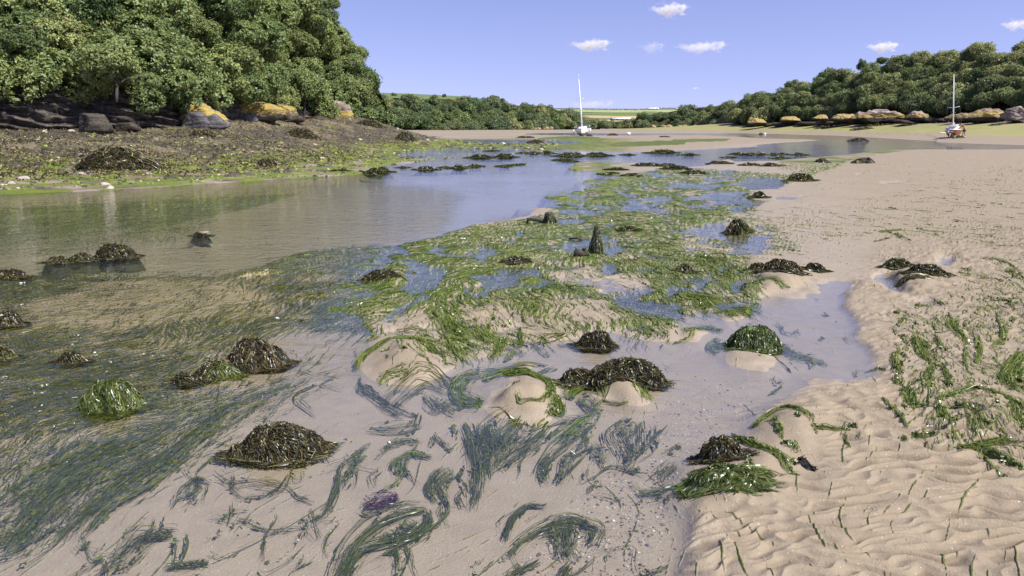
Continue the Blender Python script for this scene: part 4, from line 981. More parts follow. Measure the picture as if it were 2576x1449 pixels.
# right shore outcrops
for i, (u0, u1, vt, vb, d, lo, hi, lc, base, lb) in enumerate([
    (1884, 1926, 288, 310, 196, -.2, .6, 1, (.26, .2, .15), 'pointed yellow rock furthest left on the right shore'), (1974, 2018, 288, 304, 186, -.2, .7, 1, (.26, .2, .15), 'block-shaped yellow rock second from left on the right shore'),
    (2054, 2084, 284, 299, 176, -.2, .7, 1, (.28, .22, .17), 'little yellow rock third from left on the right shore'), (2100, 2152, 278, 299, 168, -.15, .5, 1.2, (.34, .27, .22), 'sloping yellow rock left of the long pink-topped outcrop'),
    (2146, 2192, 274, 299, 163, -.12, .32, 1.3, (.34, .27, .23), 'yellow rock with pink top touching the long outcrop'), (2186, 2290, 264, 299, 158, -.12, .24, 1.4, (.42, .33, .29), 'long outcrop with pinkish grey top and yellow band'),
    (2290, 2344, 272, 297, 150, -.12, .28, 1.3, (.40, .31, .27), 'pinkish topped rock right of the long outcrop'), (2398, 2466, 277, 300, 134, -.0, .6, .9, (.22, .17, .13), 'sloping ochre rock right of the brown boat mast'),
    (2452, 2550, 262, 298, 128, -.05, .5, 1.1, (.26, .20, .16), 'large ochre rock with yellow patches near the right edge'), (2535, 2600, 258, 292, 122, .3, .5, .1, (.27, .22, .2), 'grey boulder at the right edge of the shore')]):
    slab(u0 - 4, u1 + 5, vt + .36 * (vb - vt), vb, d - 10, 40 + i, lb, lo, hi, lc * .75, -.17 if i < 9 else None, tuple(x * 1.15 for x in base), .7, rough=.75, sink=.45)
for i, (u0, u1, vt, vb, d) in enumerate([(2505, 2590, 282, 303, 118), (2440, 2510, 288, 304, 124), (2340, 2380, 291, 304, 138), (2300, 2345, 292, 303, 142), (2230, 2290, 294, 305, 148), (2180, 2240, 296, 307, 154), (2120, 2180, 296, 308, 160), (2060, 2125, 298, 311, 167), (2020, 2070, 300, 313, 172), (1960, 2020, 301, 315, 178), (1930, 1975, 303, 315, 186), (1890, 1935, 306, 316, 194), (1850, 1890, 309, 318, 202), (2270, 2310, 297, 307, 140), (2375, 2420, 291, 303, 133)]):
    rock(u0 - 6, u1 + 6, vb - (vb - vt) * .55, vb + 1, d, 60 + i, m_darkrock, 'low dark weedy rock in the belt below the yellow outcrops', depth=.9, group='dark rocks of the right shore')
# pale rocks at the foot of the headland and far wood
for i in range(16):
    u = 1320 + i * 13 + rng.uniform(-4, 4) if i < 6 else 1640 + (i - 6) * 22 + rng.uniform(-6, 6); v = np.interp(u, [1300, 1500, 1640, 1880], [325, 322, 318.5, 315])
    slab(u - rng.uniform(5, 10), u + rng.uniform(5, 11), v - rng.uniform(3, 5.5), v + 1.5, 300 if i < 6 else 340, 80 + i, 'small pale rock along the tide line under the distant wood', -.5, .5, .45, -.6, (.36, .29, .2), group='pale rocks under the distant wood')

# ---------------------------------------------------------------- weed-covered mounds
m_wrack = leafmat('bladderwrack', (1, 1, 1), .12, .035, .01, .35, .1)
m_green = leafmat('green weed', (1, 1, 1), .35, .05, .01, .35, .1)
m_sandrock = plain('sand-coated stone', (.30, .235, .16), .8, .2, 14, bump=.4)
m_darkstone = plain('dark weedy stone', (.045, .04, .028), .8, .4, 14, bump=.5)
m_greenstone, nt, out = newmat('algae-covered stone'); k = NT(nt); O = k.objc(); sx = k.n('ShaderNodeSeparateXYZ'); nt.links.new(O, sx.inputs[0])
gc = k.mix(k.noise(16, O, 4), (.035, .07, .012), (.15, .21, .04)); gc = k.mix(k.ramp(k.noise(5, O, 5, .7), .56, .68, 0, .85), gc, (.42, .36, .24))
nt.links.new(k.pbsdf(gc, .6, k.bump(k.noise(30, O, 4, .7), .7, .02), .4), out.inputs[0])
WCOL = np.array([(.014, .012, .010), (.036, .030, .015), (.07, .056, .024), (.13, .105, .048), (.045, .046, .042), (.22, .19, .11)])
WPRB = np.array([.25, .28, .24, .13, .08, .02])
GCOL = np.array([(.045, .070, .015), (.085, .118, .022), (.13, .162, .03), (.19, .215, .055), (.14, .13, .05)])
GPRB = np.array([.26, .32, .24, .10, .08])
def dome(rx, ry, h, seed, pw=1.8):
    r = np.random.default_rng(seed); lean = r.normal(size=2) * .18
    def f(rr, t):
        x0, y0 = np.cos(t), np.sin(t)
        R1 = rr * (1 + .55 * fb2(x0 * 1.4 + seed, y0 * 1.4, 3, seed % 50))
        z = h * (1 - np.abs(rr) ** pw) + h * .28 * fb2(rr * x0 * 2.4 + seed, rr * y0 * 2.4, 3, seed % 37) * (1 - .4 * rr) + h * .12 * fb2(rr * x0 * 7 + seed, rr * y0 * 7, 2, seed % 31)
        top = np.clip(1 - rr, 0, 1)
        return np.stack([rx * (R1 * x0 + lean[0] * top), ry * (R1 * y0 + lean[1] * top), z], -1)
    return f
def dome_mesh(name, f, mat, n=22, m=56, rmax=1.35):
    rr, t = np.meshgrid(np.linspace(.001, rmax, n), np.linspace(0, 2 * math.pi, m), indexing='ij')
    return mesh(name, f(rr, t), gridF(n, m), mat, smooth=True)
def cover(f, n, kind, seed, rx, h, ln, wd, lift, where=None, K=5, floor=None):
    r = np.random.default_rng(seed)
    rr = np.sqrt(r.uniform(0, 1.0, n)) * (1.02 if floor is None else .96); t = r.uniform(0, 2 * math.pi, n)
    if where is not None:
        x0, y0 = rr * np.cos(t), rr * np.sin(t)
        ok = where(x0, y0) + .18 * r.normal(size=n) > .5; rr, t = rr[ok], t[ok]; n = len(rr)
    if n == 0: return None
    L = ln * r.uniform(.5, 1.5, n); dt = r.normal(size=n) * .38 + .8 * pn2(np.cos(t) * 2 + seed, np.sin(t) * 2 + rr * 3, 5)
    s = np.linspace(0, 1, K)[None]
    scale = max(rx, .05)
    R_ = rr[:, None] + s * (L * np.cos(np.clip(dt, -1.4, 1.4)) / scale)[:, None]
    T_ = t[:, None] + s * (L * np.sin(np.clip(dt, -1.4, 1.4)) / scale / np.maximum(rr, .25))[:, None] + .25 * (s ** 2) * r.normal(size=n)[:, None]
    P = f(R_, T_)
    P[..., 2] += (lift * (.25 + r.uniform(0, 1, n)))[:, None] * (4 * s * (1 - s) * .7 + s * r.uniform(-.1, .9, n)[:, None]) + .002
    P += r.normal(size=P.shape) * lift * .18
    if floor is not None: P[..., 2] = np.maximum(P[..., 2], floor(P[..., 0], P[..., 1]) + .004 + .6 * lift * r.uniform(0, 1, n)[:, None])
    W = (wd * r.uniform(.6, 1.4, n))[:, None] * (1 - .45 * s)
    up = np.array([0, 0, 1.0]) + r.normal(size=(n, 1, 3)) * .55
    V, F = ribbons(P, W, up)
    colr, pr = (WCOL, WPRB) if kind == 'w' else (GCOL, GPRB)
    c = colr[r.choice(len(colr), n, p=pr)] * (np.array([1.25, 1.3, 1.15]) if kind == 'w' else 1.0) * r.uniform(.7, 1.35, n)[:, None]
    return V, F, np.repeat(c, 2 * K, 0)
MSEED = [200]
def mound(u0, u1, vt, vb, label, w=1.0, g=0.0, stone='dark', wfn=None, gfn=None, asp=.62, name='weed_covered_rock', hmul=1.0, dens=1.0, sink=.02, gl=.075, group=None, mats=None, pw=2.5):
    MSEED[0] += 7; sd_ = MSEED[0]
    if w and not gfn and 'edge' not in label: g = min(.7, g + .22)
    x, y = un((u0 + u1) / 2, vb); y = float(y); W = (u1 - u0) / FPX * math.hypot(y, CAMZ); rx = W / 2 * .90; ry = rx * asp * 1.0
    yc = y + ry * .85; a = math.atan2(CAMZ, yc)
    ext = (vb - vt) * math.hypot(y, CAMZ) / FPX
    h = max(.16 * W, (ext - ry * 1.55 * math.sin(a)) / math.cos(a)) * hmul * .72
    x = float((u0 + u1) / 2 - UC) / FPX * math.hypot(yc, CAMZ)
    z = float(hfast(np.array([x]), np.array([yc]))[0])
    z0 = max(min(z, .02) - sink, -.07, -.16 * W)
    f = dome(rx, ry, h + max(0, -z0) * .8, sd_, pw)
    t = thing(name, label, 'rock', (x, yc, z0), 0, group)
    obj('stone', dome_mesh('stone', f, dict(dark=m_darkstone, sand=m_sandrock, green=m_greenstone)[stone]), t)
    d = math.hypot(yc, CAMZ); area = W * W * .8; flr = lambda a_, b_: np.maximum(hfast(x + a_, yc + b_), -.012) - z0
    if w:
        fl = max(.056, .0068 * d); fw_ = max(.0062, .0012 * d); r_ = cover(f, int(min(9000, w * dens * 10 * area / (fl * fw_))), 'w', sd_ + 1, rx, h, fl, fw_, max(.022, .0028 * d), wfn, 5, flr)
        if r_: obj('bladderwrack', mesh('bladderwrack', r_[0], r_[1], m_wrack, r_[2]), t)
    if g:
        r_ = cover(f, int(min(9000, g * dens * 9 * area / (gl * max(.007, .0012 * d)))), 'g', sd_ + 2, rx, h, max(gl, .008 * d), max(.007, .0012 * d), max(.012, .002 * d), gfn, 6, flr)
        if r_: obj('green_algae', mesh('green_algae', r_[0], r_[1], m_green, r_[2]), t)
    return t
left = lambda x, y: 1 - ss(x, -.2, .3); right = lambda x, y: ss(x, -.2, .3)
mound(228, 352, 588, 652, 'tall dark wrack mound standing in the river at the left', 1.0, .06, asp=.7, hmul=.8)
mound(165, 240, 622, 658, 'lower wrack and green lump at the left foot of the tall river mound', .8, .5, asp=.6, hmul=.7)
mound(110, 180, 632, 662, 'small dark wrack lump trailing at the far left of the tall river mound', .9, .35, asp=.5, hmul=.7)
mound(-30, 78, 672, 702, 'dark and pale wrack lump cut by the left edge beyond the swirling weed', .9, .3, asp=.5)
mound(-40, 62, 773, 822, 'dark wrack mound at the left edge beside the swirling weed', 1.0, .1, asp=.6)
mound(486, 530, 581, 594, 'tiny wrack tuft alone in the open river', .9, .2, hmul=.7, asp=.45)
mound(-40, 50, 862, 905, 'green and black lump at the left edge above the mossy boulder', .4, .9, 'green')
mound(140, 232, 878, 914, 'low purplish wrack tuft among olive weed left of centre', .9, .2, 'sand', asp=.5)
mound(560, 738, 830, 930, 'largest black wrack mound left of centre beside the bluish pool', 1.0, .22, gfn=lambda x, y: ss(y, .0, .6) * .8, asp=.62)
mound(490, 615, 885, 955, 'sandy hump with yellow green weed at the foot of the largest black mound', .25, .6, 'sand', wfn=left, asp=.6, hmul=.7)
mound(432, 520, 920, 965, 'dark weed lump at the left tail of the sandy hump', .8, .6, 'dark', asp=.5, hmul=.7)
mound(196, 390, 922, 1038, 'bright green mossy boulder with a bare cream peak', 0, 1.0, 'green', gfn=lambda x, y: .9 - .9 * np.exp(-((x + .35) ** 2 + (y - .25) ** 2) * 9), asp=.75, gl=.055, dens=.4, name='mossy_boulder', pw=1.9, hmul=1.2)
mound(600, 845, 1026, 1158, 'oval brown wrack mound with green right flank in the front pool', 1.0, .5, gfn=lambda x, y: np.maximum(right(x, y) * .75, ss(-y, .5, .9) * .6), asp=.72)
mound(575, 680, 1100, 1156, 'black wrack lump at the left tail of the oval brown mound', .9, .4, asp=.55, hmul=.8)
mound(908, 1012, 672, 708, 'low dark wrack and green mound among the weed pools left of the stakes', .7, .6, 'sand', asp=.5)
mound(1262, 1332, 642, 668, 'small reddish brown wrack tuft on the weed between pools', .8, .2, 'sand')
mound(1445, 1550, 813, 876, 'compact round brown wrack mound right of centre', 1.0, .04, asp=.7)
mound(1455, 1668, 874, 980, 'wide rock with green crown and black wrack front right of centre', .95, .6, wfn=lambda x, y: ss(-y - .15 * x, -.25, .15), gfn=lambda x, y: ss(y, -.1, .25), asp=.72)
mound(1400, 1520, 905, 970, 'black wrack shoulder at the left of the green crowned rock', .9, .5, wfn=None, asp=.5, hmul=.8)
mound(1812, 1975, 802, 888, 'round green boulder with a bare top beside the right pool', 0, 1.1, 'green', gfn=lambda x, y: .95 - .8 * np.exp(-((x + .1) ** 2 + (y - .0) ** 2) * 12), asp=.8, gl=.06, dens=.7, name='mossy_boulder', pw=3, hmul=1.1)
mound(1905, 2030, 638, 705, 'spiky black wrack heap on a sand hump at the right', 1.0, .2, 'sand', gfn=left, asp=.6)
mound(2020, 2080, 655, 690, 'small black wrack heap at the right of the spiky one', .9, .4, 'sand', asp=.5)
mound(1880, 1930, 655, 685, 'small green and black lump at the left of the spiky heap', .7, .6, 'sand', asp=.5)
mound(2264, 2392, 650, 712, 'black wrack heap on wet sand furthest right', 1.0, .2, 'sand', asp=.55)
mound(2216, 2300, 645, 680, 'greenish wrack heap adjoining the furthest right one', .8, .6, 'sand', asp=.5)
mound(2262, 2330, 695, 724, 'low dark lump in front of the furthest right heap', .8, .4, 'sand', asp=.5)
mound(1822, 1888, 541, 588, 'conical dark mound with green right side at the tip of the pools', .7, .8, wfn=left, gfn=right, asp=.7)
mound(1738, 1862, 1082, 1178, 'brown shaggy wrack cap on the near right sand ridge', 1.0, .35, gfn=lambda x, y: ss(y + .5 * x, .1, .6), asp=.7)
mound(1696, 1912, 1150, 1262, 'green weed draped lobe at the near right below the brown cap', 0, 1.0, 'sand', gfn=lambda x, y: 1.0 - .6 * ss(x, .1, .8) - .35 * np.exp(-((x - .1) ** 2 + (y - .2) ** 2) * 8), asp=.62, dens=1.3, gl=.07, pw=3.2)
mound(1884, 1926, 480, 500, 'dark wrack lump beside the far right pool end', 1.0, .1)
mound(1970, 2042, 435, 458, 'dark green wrack mound by the sheet of water far right', .7, .6)
mound(1555, 1605, 569, 584, 'dark reddish wrack tuft in the dense green weed', .9, .2, 'sand')
mound(1695, 1745, 660, 690, 'dark wrack tuft on the weed left of the spiky heap', .9, .3, 'sand')
for t_, lst in (('J', [(100, 380, 75, 145), (105, 230, 140, 185), (225, 290, 180, 198), (390, 625, 95, 140), (1030, 1290, 70, 112), (780, 840, 108, 130), (1360, 1465, 115, 133), (1865, 1970, 88, 125), (1970, 2085, 84, 132), (2080, 2190, 98, 132), (2205, 2310, 94, 130), (2310, 2380, 100, 127), (2475, 2580, 98, 132), (2280, 2375, 138, 165), (1780, 1865, 140, 160),
        (1640, 1820, 165, 225), (885, 1120, 195, 248), (1120, 1270, 196, 250), (1180, 1420, 228, 280), (630, 770, 243, 290), (555, 680, 285, 325), (780, 910, 288, 350), (1380, 1580, 283, 325), (1965, 2115, 203, 242), (2175, 2325, 193, 250)]),
        ('B', [(270, 455, 690, 790), (630, 770, 715, 772), (890, 985, 705, 762), (1015, 1095, 693, 748), (1230, 1300, 720, 748), (515, 565, 735, 757), (1020, 1175, 635, 686), (1200, 1330, 625, 682), (1530, 1600, 612, 652), (1440, 1505, 628, 655), (1155, 1200, 610, 635), (1380, 1410, 640, 650), (60, 140, 735, 788), (290, 340, 798, 812), (820, 860, 738, 755), (1340, 1380, 725, 735)])):
    for a, b, c, d in lst:
        (ua, va), (ub, vb2) = T(t_, [(a, c), (b, d)])
        if t_ == 'B': lb, gp = 'wrack covered lump standing in the far shallows off the left bank', 'wrack lumps off the left bank'
        else: lb, gp = 'wrack covered lump in the far channel and pools at the centre right', 'wrack lumps of the far channel'
        mound(ua, ub, va + .25 * (vb2 - va), vb2, lb, .9, .45, 'dark', asp=.6, group=gp, dens=.8, hmul=.48)
# shaggy rock and stones on the left bank
def bank_point(u, v):
    lo, hi = 12.0, 90.0
    for d in np.geomspace(14, 95, 400):
        p = und(u, v, d)
        if p[2] <= float(hfast(np.array([p[0]]), np.array([p[1]]))[0]): return p
    return und(u, v, 60)
def bank_mound(u0, u1, vt, vb, label, asp=.7, n=6000, cat='rock'):
    MSEED[0] += 7; p = bank_point((u0 + u1) / 2, vb); d = p[1]; W = (u1 - u0) * d / FPX; h = (vb - vt) * d / FPX * .8
    t = thing('weed_covered_rock', label, cat, (p[0], p[1] + W * asp * .35, p[2] - .05)); f = dome(W / 2, W / 2 * asp, h, MSEED[0])
    obj('stone', dome_mesh('stone', f, m_darkstone), t)
    r_ = cover(f, n, 'w', MSEED[0], W / 2, h, .22, .035, .05, None, 4); obj('bladderwrack', mesh('bladderwrack', r_[0], r_[1], m_wrack, r_[2] * 1.3), t); return t
bank_mound(180, 385, 360, 428, 'long shaggy black rock draped with wrack on the left bank', .6, 9000)
bank_mound(640, 700, 392, 420, 'small dark heap of wrack near the lime green edge of the left bank', .8, 1500)
bank_mound(700, 800, 318, 345, 'dark shaggy hump below the mottled rock on the bank', .6, 2500)
bank_mound(880, 960, 296, 318, 'dark hump behind the end of the bank', .6, 1500)
bank_mound(990, 1048, 326, 356, 'dark block at the very tip of the left bank', .6, 1500)
bank_mound(470, 540, 322, 345, 'dark weedy hump on the bank below the first yellow slab', .6, 1500)
m_pale = plain('pale stone', (.40, .355, .28), .8, .2, 9, bump=.4)
stone_me = [rock_mesh('pale_stone', (.5, .4, .28), 300 + i, m_pale, .3, 16) for i in range(5)]
ks = 0
for u, v, w, lb in [(62, 452, 34, 'largest cream stone at the left water edge'), (30, 462, 22, 'cream stone left of the largest one'), (8, 466, 20, 'cream stone cut by the left edge'), (265, 465, 26, 'cream stone by bright green weed at the water edge'), (278, 474, 30, 'flat cream stone just below the weed at the water edge'),
                    (205, 440, 24, 'flat pale stone among green weed on the left bank'), (130, 405, 16, 'small pale stone alone on the brown bank'), (128, 434, 16, 'pale stone above the lime weed at left'), (375, 438, 20, 'flat pale stone in the lime weed'), (540, 428, 14, 'pale stone at the middle of the lime weed'), (180, 330, 16, 'pale stone under the brown boulder'),
                    (113, 332, 18, 'thin pale stone below the dark cliff'), (1000, 326, 12, 'upright lime-stained stone on the tip of the bank'), (905, 352, 14, 'white stone on the dark end of the bank'), (880, 300, 10, 'pale stone near the bluff end')]:
    p = bank_point(u, v); o = obj('pale_stone', stone_me[ks % 5], None, tuple(p)); s = w * p[1] / FPX; o.scale = (s, s, s); o.rotation_euler = (0, 0, ks * 1.3); ks += 1
    if 'upright' in lb: o.scale = (s * .8, s * .8, s * 2.2)
    tag(o, lb, 'stone')
# wrack carpet and small stones of the bank (uncountable)
n = 60000
uu = rng.uniform(-120, 1080, n); yy = 17 + 65 * rng.uniform(0, 1, n) ** 1.6; xx = (uu - UC) / FPX * yy; zz = hfast(xx, yy)
ok = (zz > .06 + .12 * rng.uniform(0, 1, n)) & (zz < 2.9) & (fb2(xx * .55, yy * .55, 3, 95) + .14 * rng.normal(size=n) > -.05)
xx, yy, zz = xx[ok], yy[ok], zz[ok]; n = len(xx)
an = rng.uniform(0, 6.28, n); L = .12 * rng.uniform(.5, 1.6, n); s = np.linspace(0, 1, 3)[None]
Pw = np.stack([xx[:, None] + np.cos(an)[:, None] * s * L[:, None], yy[:, None] + np.sin(an)[:, None] * s * L[:, None], zz[:, None] + .02 + .07 * rng.uniform(0, 1, n)[:, None] * 4 * s * (1 - s)], -1)
V, F = ribbons(Pw, np.broadcast_to((.03 * rng.uniform(.6, 1.6, n))[:, None], (n, 3)), np.array([0, 0, 1.]) + rng.normal(size=(n, 1, 3)) * .5)
cc = np.array([1.55, 1.5, 1.3]) * WCOL[rng.choice(6, n, p=[.14, .26, .26, .18, .08, .08])] * rng.uniform(.8, 1.5, n)[:, None]
tag(obj('wrack_carpet', mesh('wrack_carpet', V, F, m_wrack, np.repeat(cc, 6, 0))), 'brown wrack carpeting the left bank', 'seaweed', kind='stuff')
n = 2600
uu = rng.uniform(-120, 1400, n); vv = rng.uniform(0, 1, n) ** .7 * 75; yy = np.interp(uu, [-120, 480, 900, 1080, 1400], [18.4, 22, 26, 36, 52]) * rng.uniform(1.0, 1.8, n) ** 1.0; xx = (uu - UC) / FPX * yy; zz = hfast(xx, yy)
ok = (zz > -.03) & (zz < 1.6); xx, yy, zz = xx[ok], yy[ok], zz[ok]
V = []; F = []; cc = []; base_r = [rock_mesh('shingle', (.5, .42, .25), 320 + i, None, .3, 7) for i in range(4)]
bco = []
for me in base_r:
    co = np.empty(len(me.vertices) * 3, np.float32); me.vertices.foreach_get('co', co); bco.append(co.reshape(-1, 3))
for i in range(len(xx)):
    s_ = (.06 + .16 * rng.uniform() ** 3) * yy[i] / 26; a = rng.uniform(0, 6.28); co = bco[i % 4]
    V.append(np.stack([co[:, 0] * math.cos(a) - co[:, 1] * math.sin(a), co[:, 0] * math.sin(a) + co[:, 1] * math.cos(a), co[:, 2]], -1) * s_ + np.array([xx[i], yy[i], zz[i] + .01])); F.append(gridF(7, 14)[:, ::-1] + i * 98)
    t_ = rng.uniform(); c = (.42, .37, .28) if t_ < .045 else ((.17, .20, .035) if t_ < .5 else ((.05, .042, .032) if t_ < .85 else (.2, .16, .11))); cc.append(np.tile(np.array(c) * rng.uniform(.7, 1.2), (98, 1)))
m_sh, nt, out = newmat('shingle'); k = NT(nt); nt.links.new(k.pbsdf(k.attr('col').outputs['Color'], .8), out.inputs[0])
tag(obj('shingle', mesh('shingle', np.concatenate(V), np.concatenate(F), m_sh, np.concatenate(cc))), 'weedy shingle along the foot of the left bank', 'stones', kind='stuff')
# ---------------------------------------------------------------- green weed strands and clumps
TONE = {'d': ([(.048, .066, .012), (.070, .092, .015), (.095, .118, .018), (.13, .145, .028)], .0), 'b': ([(.052, .084, .014), (.095, .138, .022), (.14, .18, .032), (.19, .215, .05)], .0),
        'o': ([(.045, .058, .004), (.085, .092, .007), (.05, .075, .007), (.13, .125, .012)], .0), 'k': ([(.012, .011, .010), (.03, .028, .022), (.05, .045, .03)], .0), 'p': ([(.055, .018, .030), (.085, .03, .045), (.04, .012, .02)], .0)}
def strand_mesh(name, P2, W, tone, seed, float_=.6, lift=.006, origin=None, mat=None):
    """P2 (N,K,2) ground tracks; strands lie on the sand, or hang between bed and surface where it is flooded"""
    r = np.random.default_rng(seed); N, K = P2.shape[:2]
    g = hfast(P2[..., 0], P2[..., 1])
    f = (float_ * r.uniform(0, 1.15, N))[:, None]
    z = np.where(g < -.008, g + .004 + (-.003 - g - .004) * np.clip(f, 0, 1), g + .002)
    z = z + lift * r.uniform(.1, 1, N)[:, None] * (1 + .8 * np.sin(np.linspace(0, 9, K)[None] + r.uniform(0, 6, N)[:, None]))
    z = np.where(g < -.012, np.minimum(z, np.where(f > 1.0, .004, -.002)), z)
    P = np.concatenate([P2, z[..., None]], -1)
    V, F = ribbons(P, W, np.array([0, 0, 1.]) + r.normal(size=(N, 1, 3)) * .35)
    cols = np.array(TONE[tone][0]); c = cols[r.integers(0, len(cols), N)] * r.uniform(.75, 1.3, N)[:, None]
    if origin is not None: V = V - np.asarray(origin)
    return mesh(name, V, F, mat or m_green, np.repeat(c, 2 * K, 0))
def spine_strands(pts, w, n, seed, lf=(.25, .9), K=12, wd=None, wig=1.0):
    """strands following a traced line, w its half width in chart units"""
    r = np.random.default_rng(seed); p = np.array(pts, float)
    dl = np.concatenate([[0], np.cumsum(np.hypot(*np.diff(p, axis=0).T))]); tt = dl / dl[-1]
    fine = np.linspace(0, 1, 60)
    def smooth(c):
        y = np.interp(fine, tt, c); kk = np.ones(9) / 9; return np.convolve(np.pad(y, 4, mode='edge'), kk, 'valid')
    fu, fv = smooth(p[:, 0]), smooth(p[:, 1])
    gu, gv = np.gradient(fu), np.gradient(fv); m = np.hypot(gu, gv) + 1e-6
    frac = np.where(r.uniform(0, 1, n) < .3, r.uniform(.45, .95, n), r.uniform(.15, .5, n))
    leafy = r.uniform(0, 1, n) < .34; frac = np.where(leafy, r.uniform(.05, .16, n), frac); s0 = r.uniform(0, 1, n) ** 1.2 * (1 - frac)      # broad torn blades among the threads
    s = s0[:, None] + frac[:, None] * np.linspace(0, 1, K)[None]
    prof = .25 + .75 * np.sin(np.clip(s, 0, 1) ** .7 * math.pi * .8 + .25)
    ng = max(2, n // 7); gc_ = r.normal(size=ng) * .8; gi = r.integers(0, ng, n)                  # strands stick together in locks
    off = np.clip(gc_[gi] + .16 * r.normal(size=n), -2.4, 2.4)[:, None] * w * prof
    gph = r.uniform(0, 6.3, ng)[gi]; gfr = r.uniform(4, 13, ng)[gi]
    off = off + w * .26 * np.sin(s * gfr[:, None] + gph[:, None]) * np.linspace(.3, 1, K)[None]
    walk = np.cumsum(np.cumsum(r.normal(size=(n, K)), 1), 1) / K
    off = off + (w * .07 + 1.2) * wig * walk * np.where(leafy, .5, 1)[:, None] + np.where(leafy, r.normal(size=n) * w * .35, 0)[:, None] * (np.linspace(-.5, .5, K)[None] + r.normal(size=n)[:, None])
    U = np.interp(s, fine, fu) - off * np.interp(s, fine, gv / m) * 1.0; Vv = np.interp(s, fine, fv) + off * np.interp(s, fine, gu / m) * .62
    x, y = un(U, np.clip(Vv, 335, 1700))
    d = np.hypot(y, CAMZ)
    W = (wd or .0042) * np.where(r.uniform(0, 1, n) < .18, r.uniform(1.5, 2.6, n), r.uniform(.45, 1.15, n))[:, None] * np.clip(d / 3.6, .8, 6) ** .6
    W = W * np.where(leafy, r.uniform(1.5, 3.4, n), .85)[:, None] * (1 + np.where(leafy, .45, .1)[:, None] * r.normal(size=(n, K))).clip(.3, 2)
    W = W * (1 - .55 * np.linspace(0, 1, K)[None] ** 2) * (.35 + .65 * np.minimum(1, np.linspace(0, 1, K) * 6))[None]
    return np.stack([x, y], -1), W
m_strand = leafmat('weed strands', (1, 1, 1), .25, .045, .0, .3, .0)
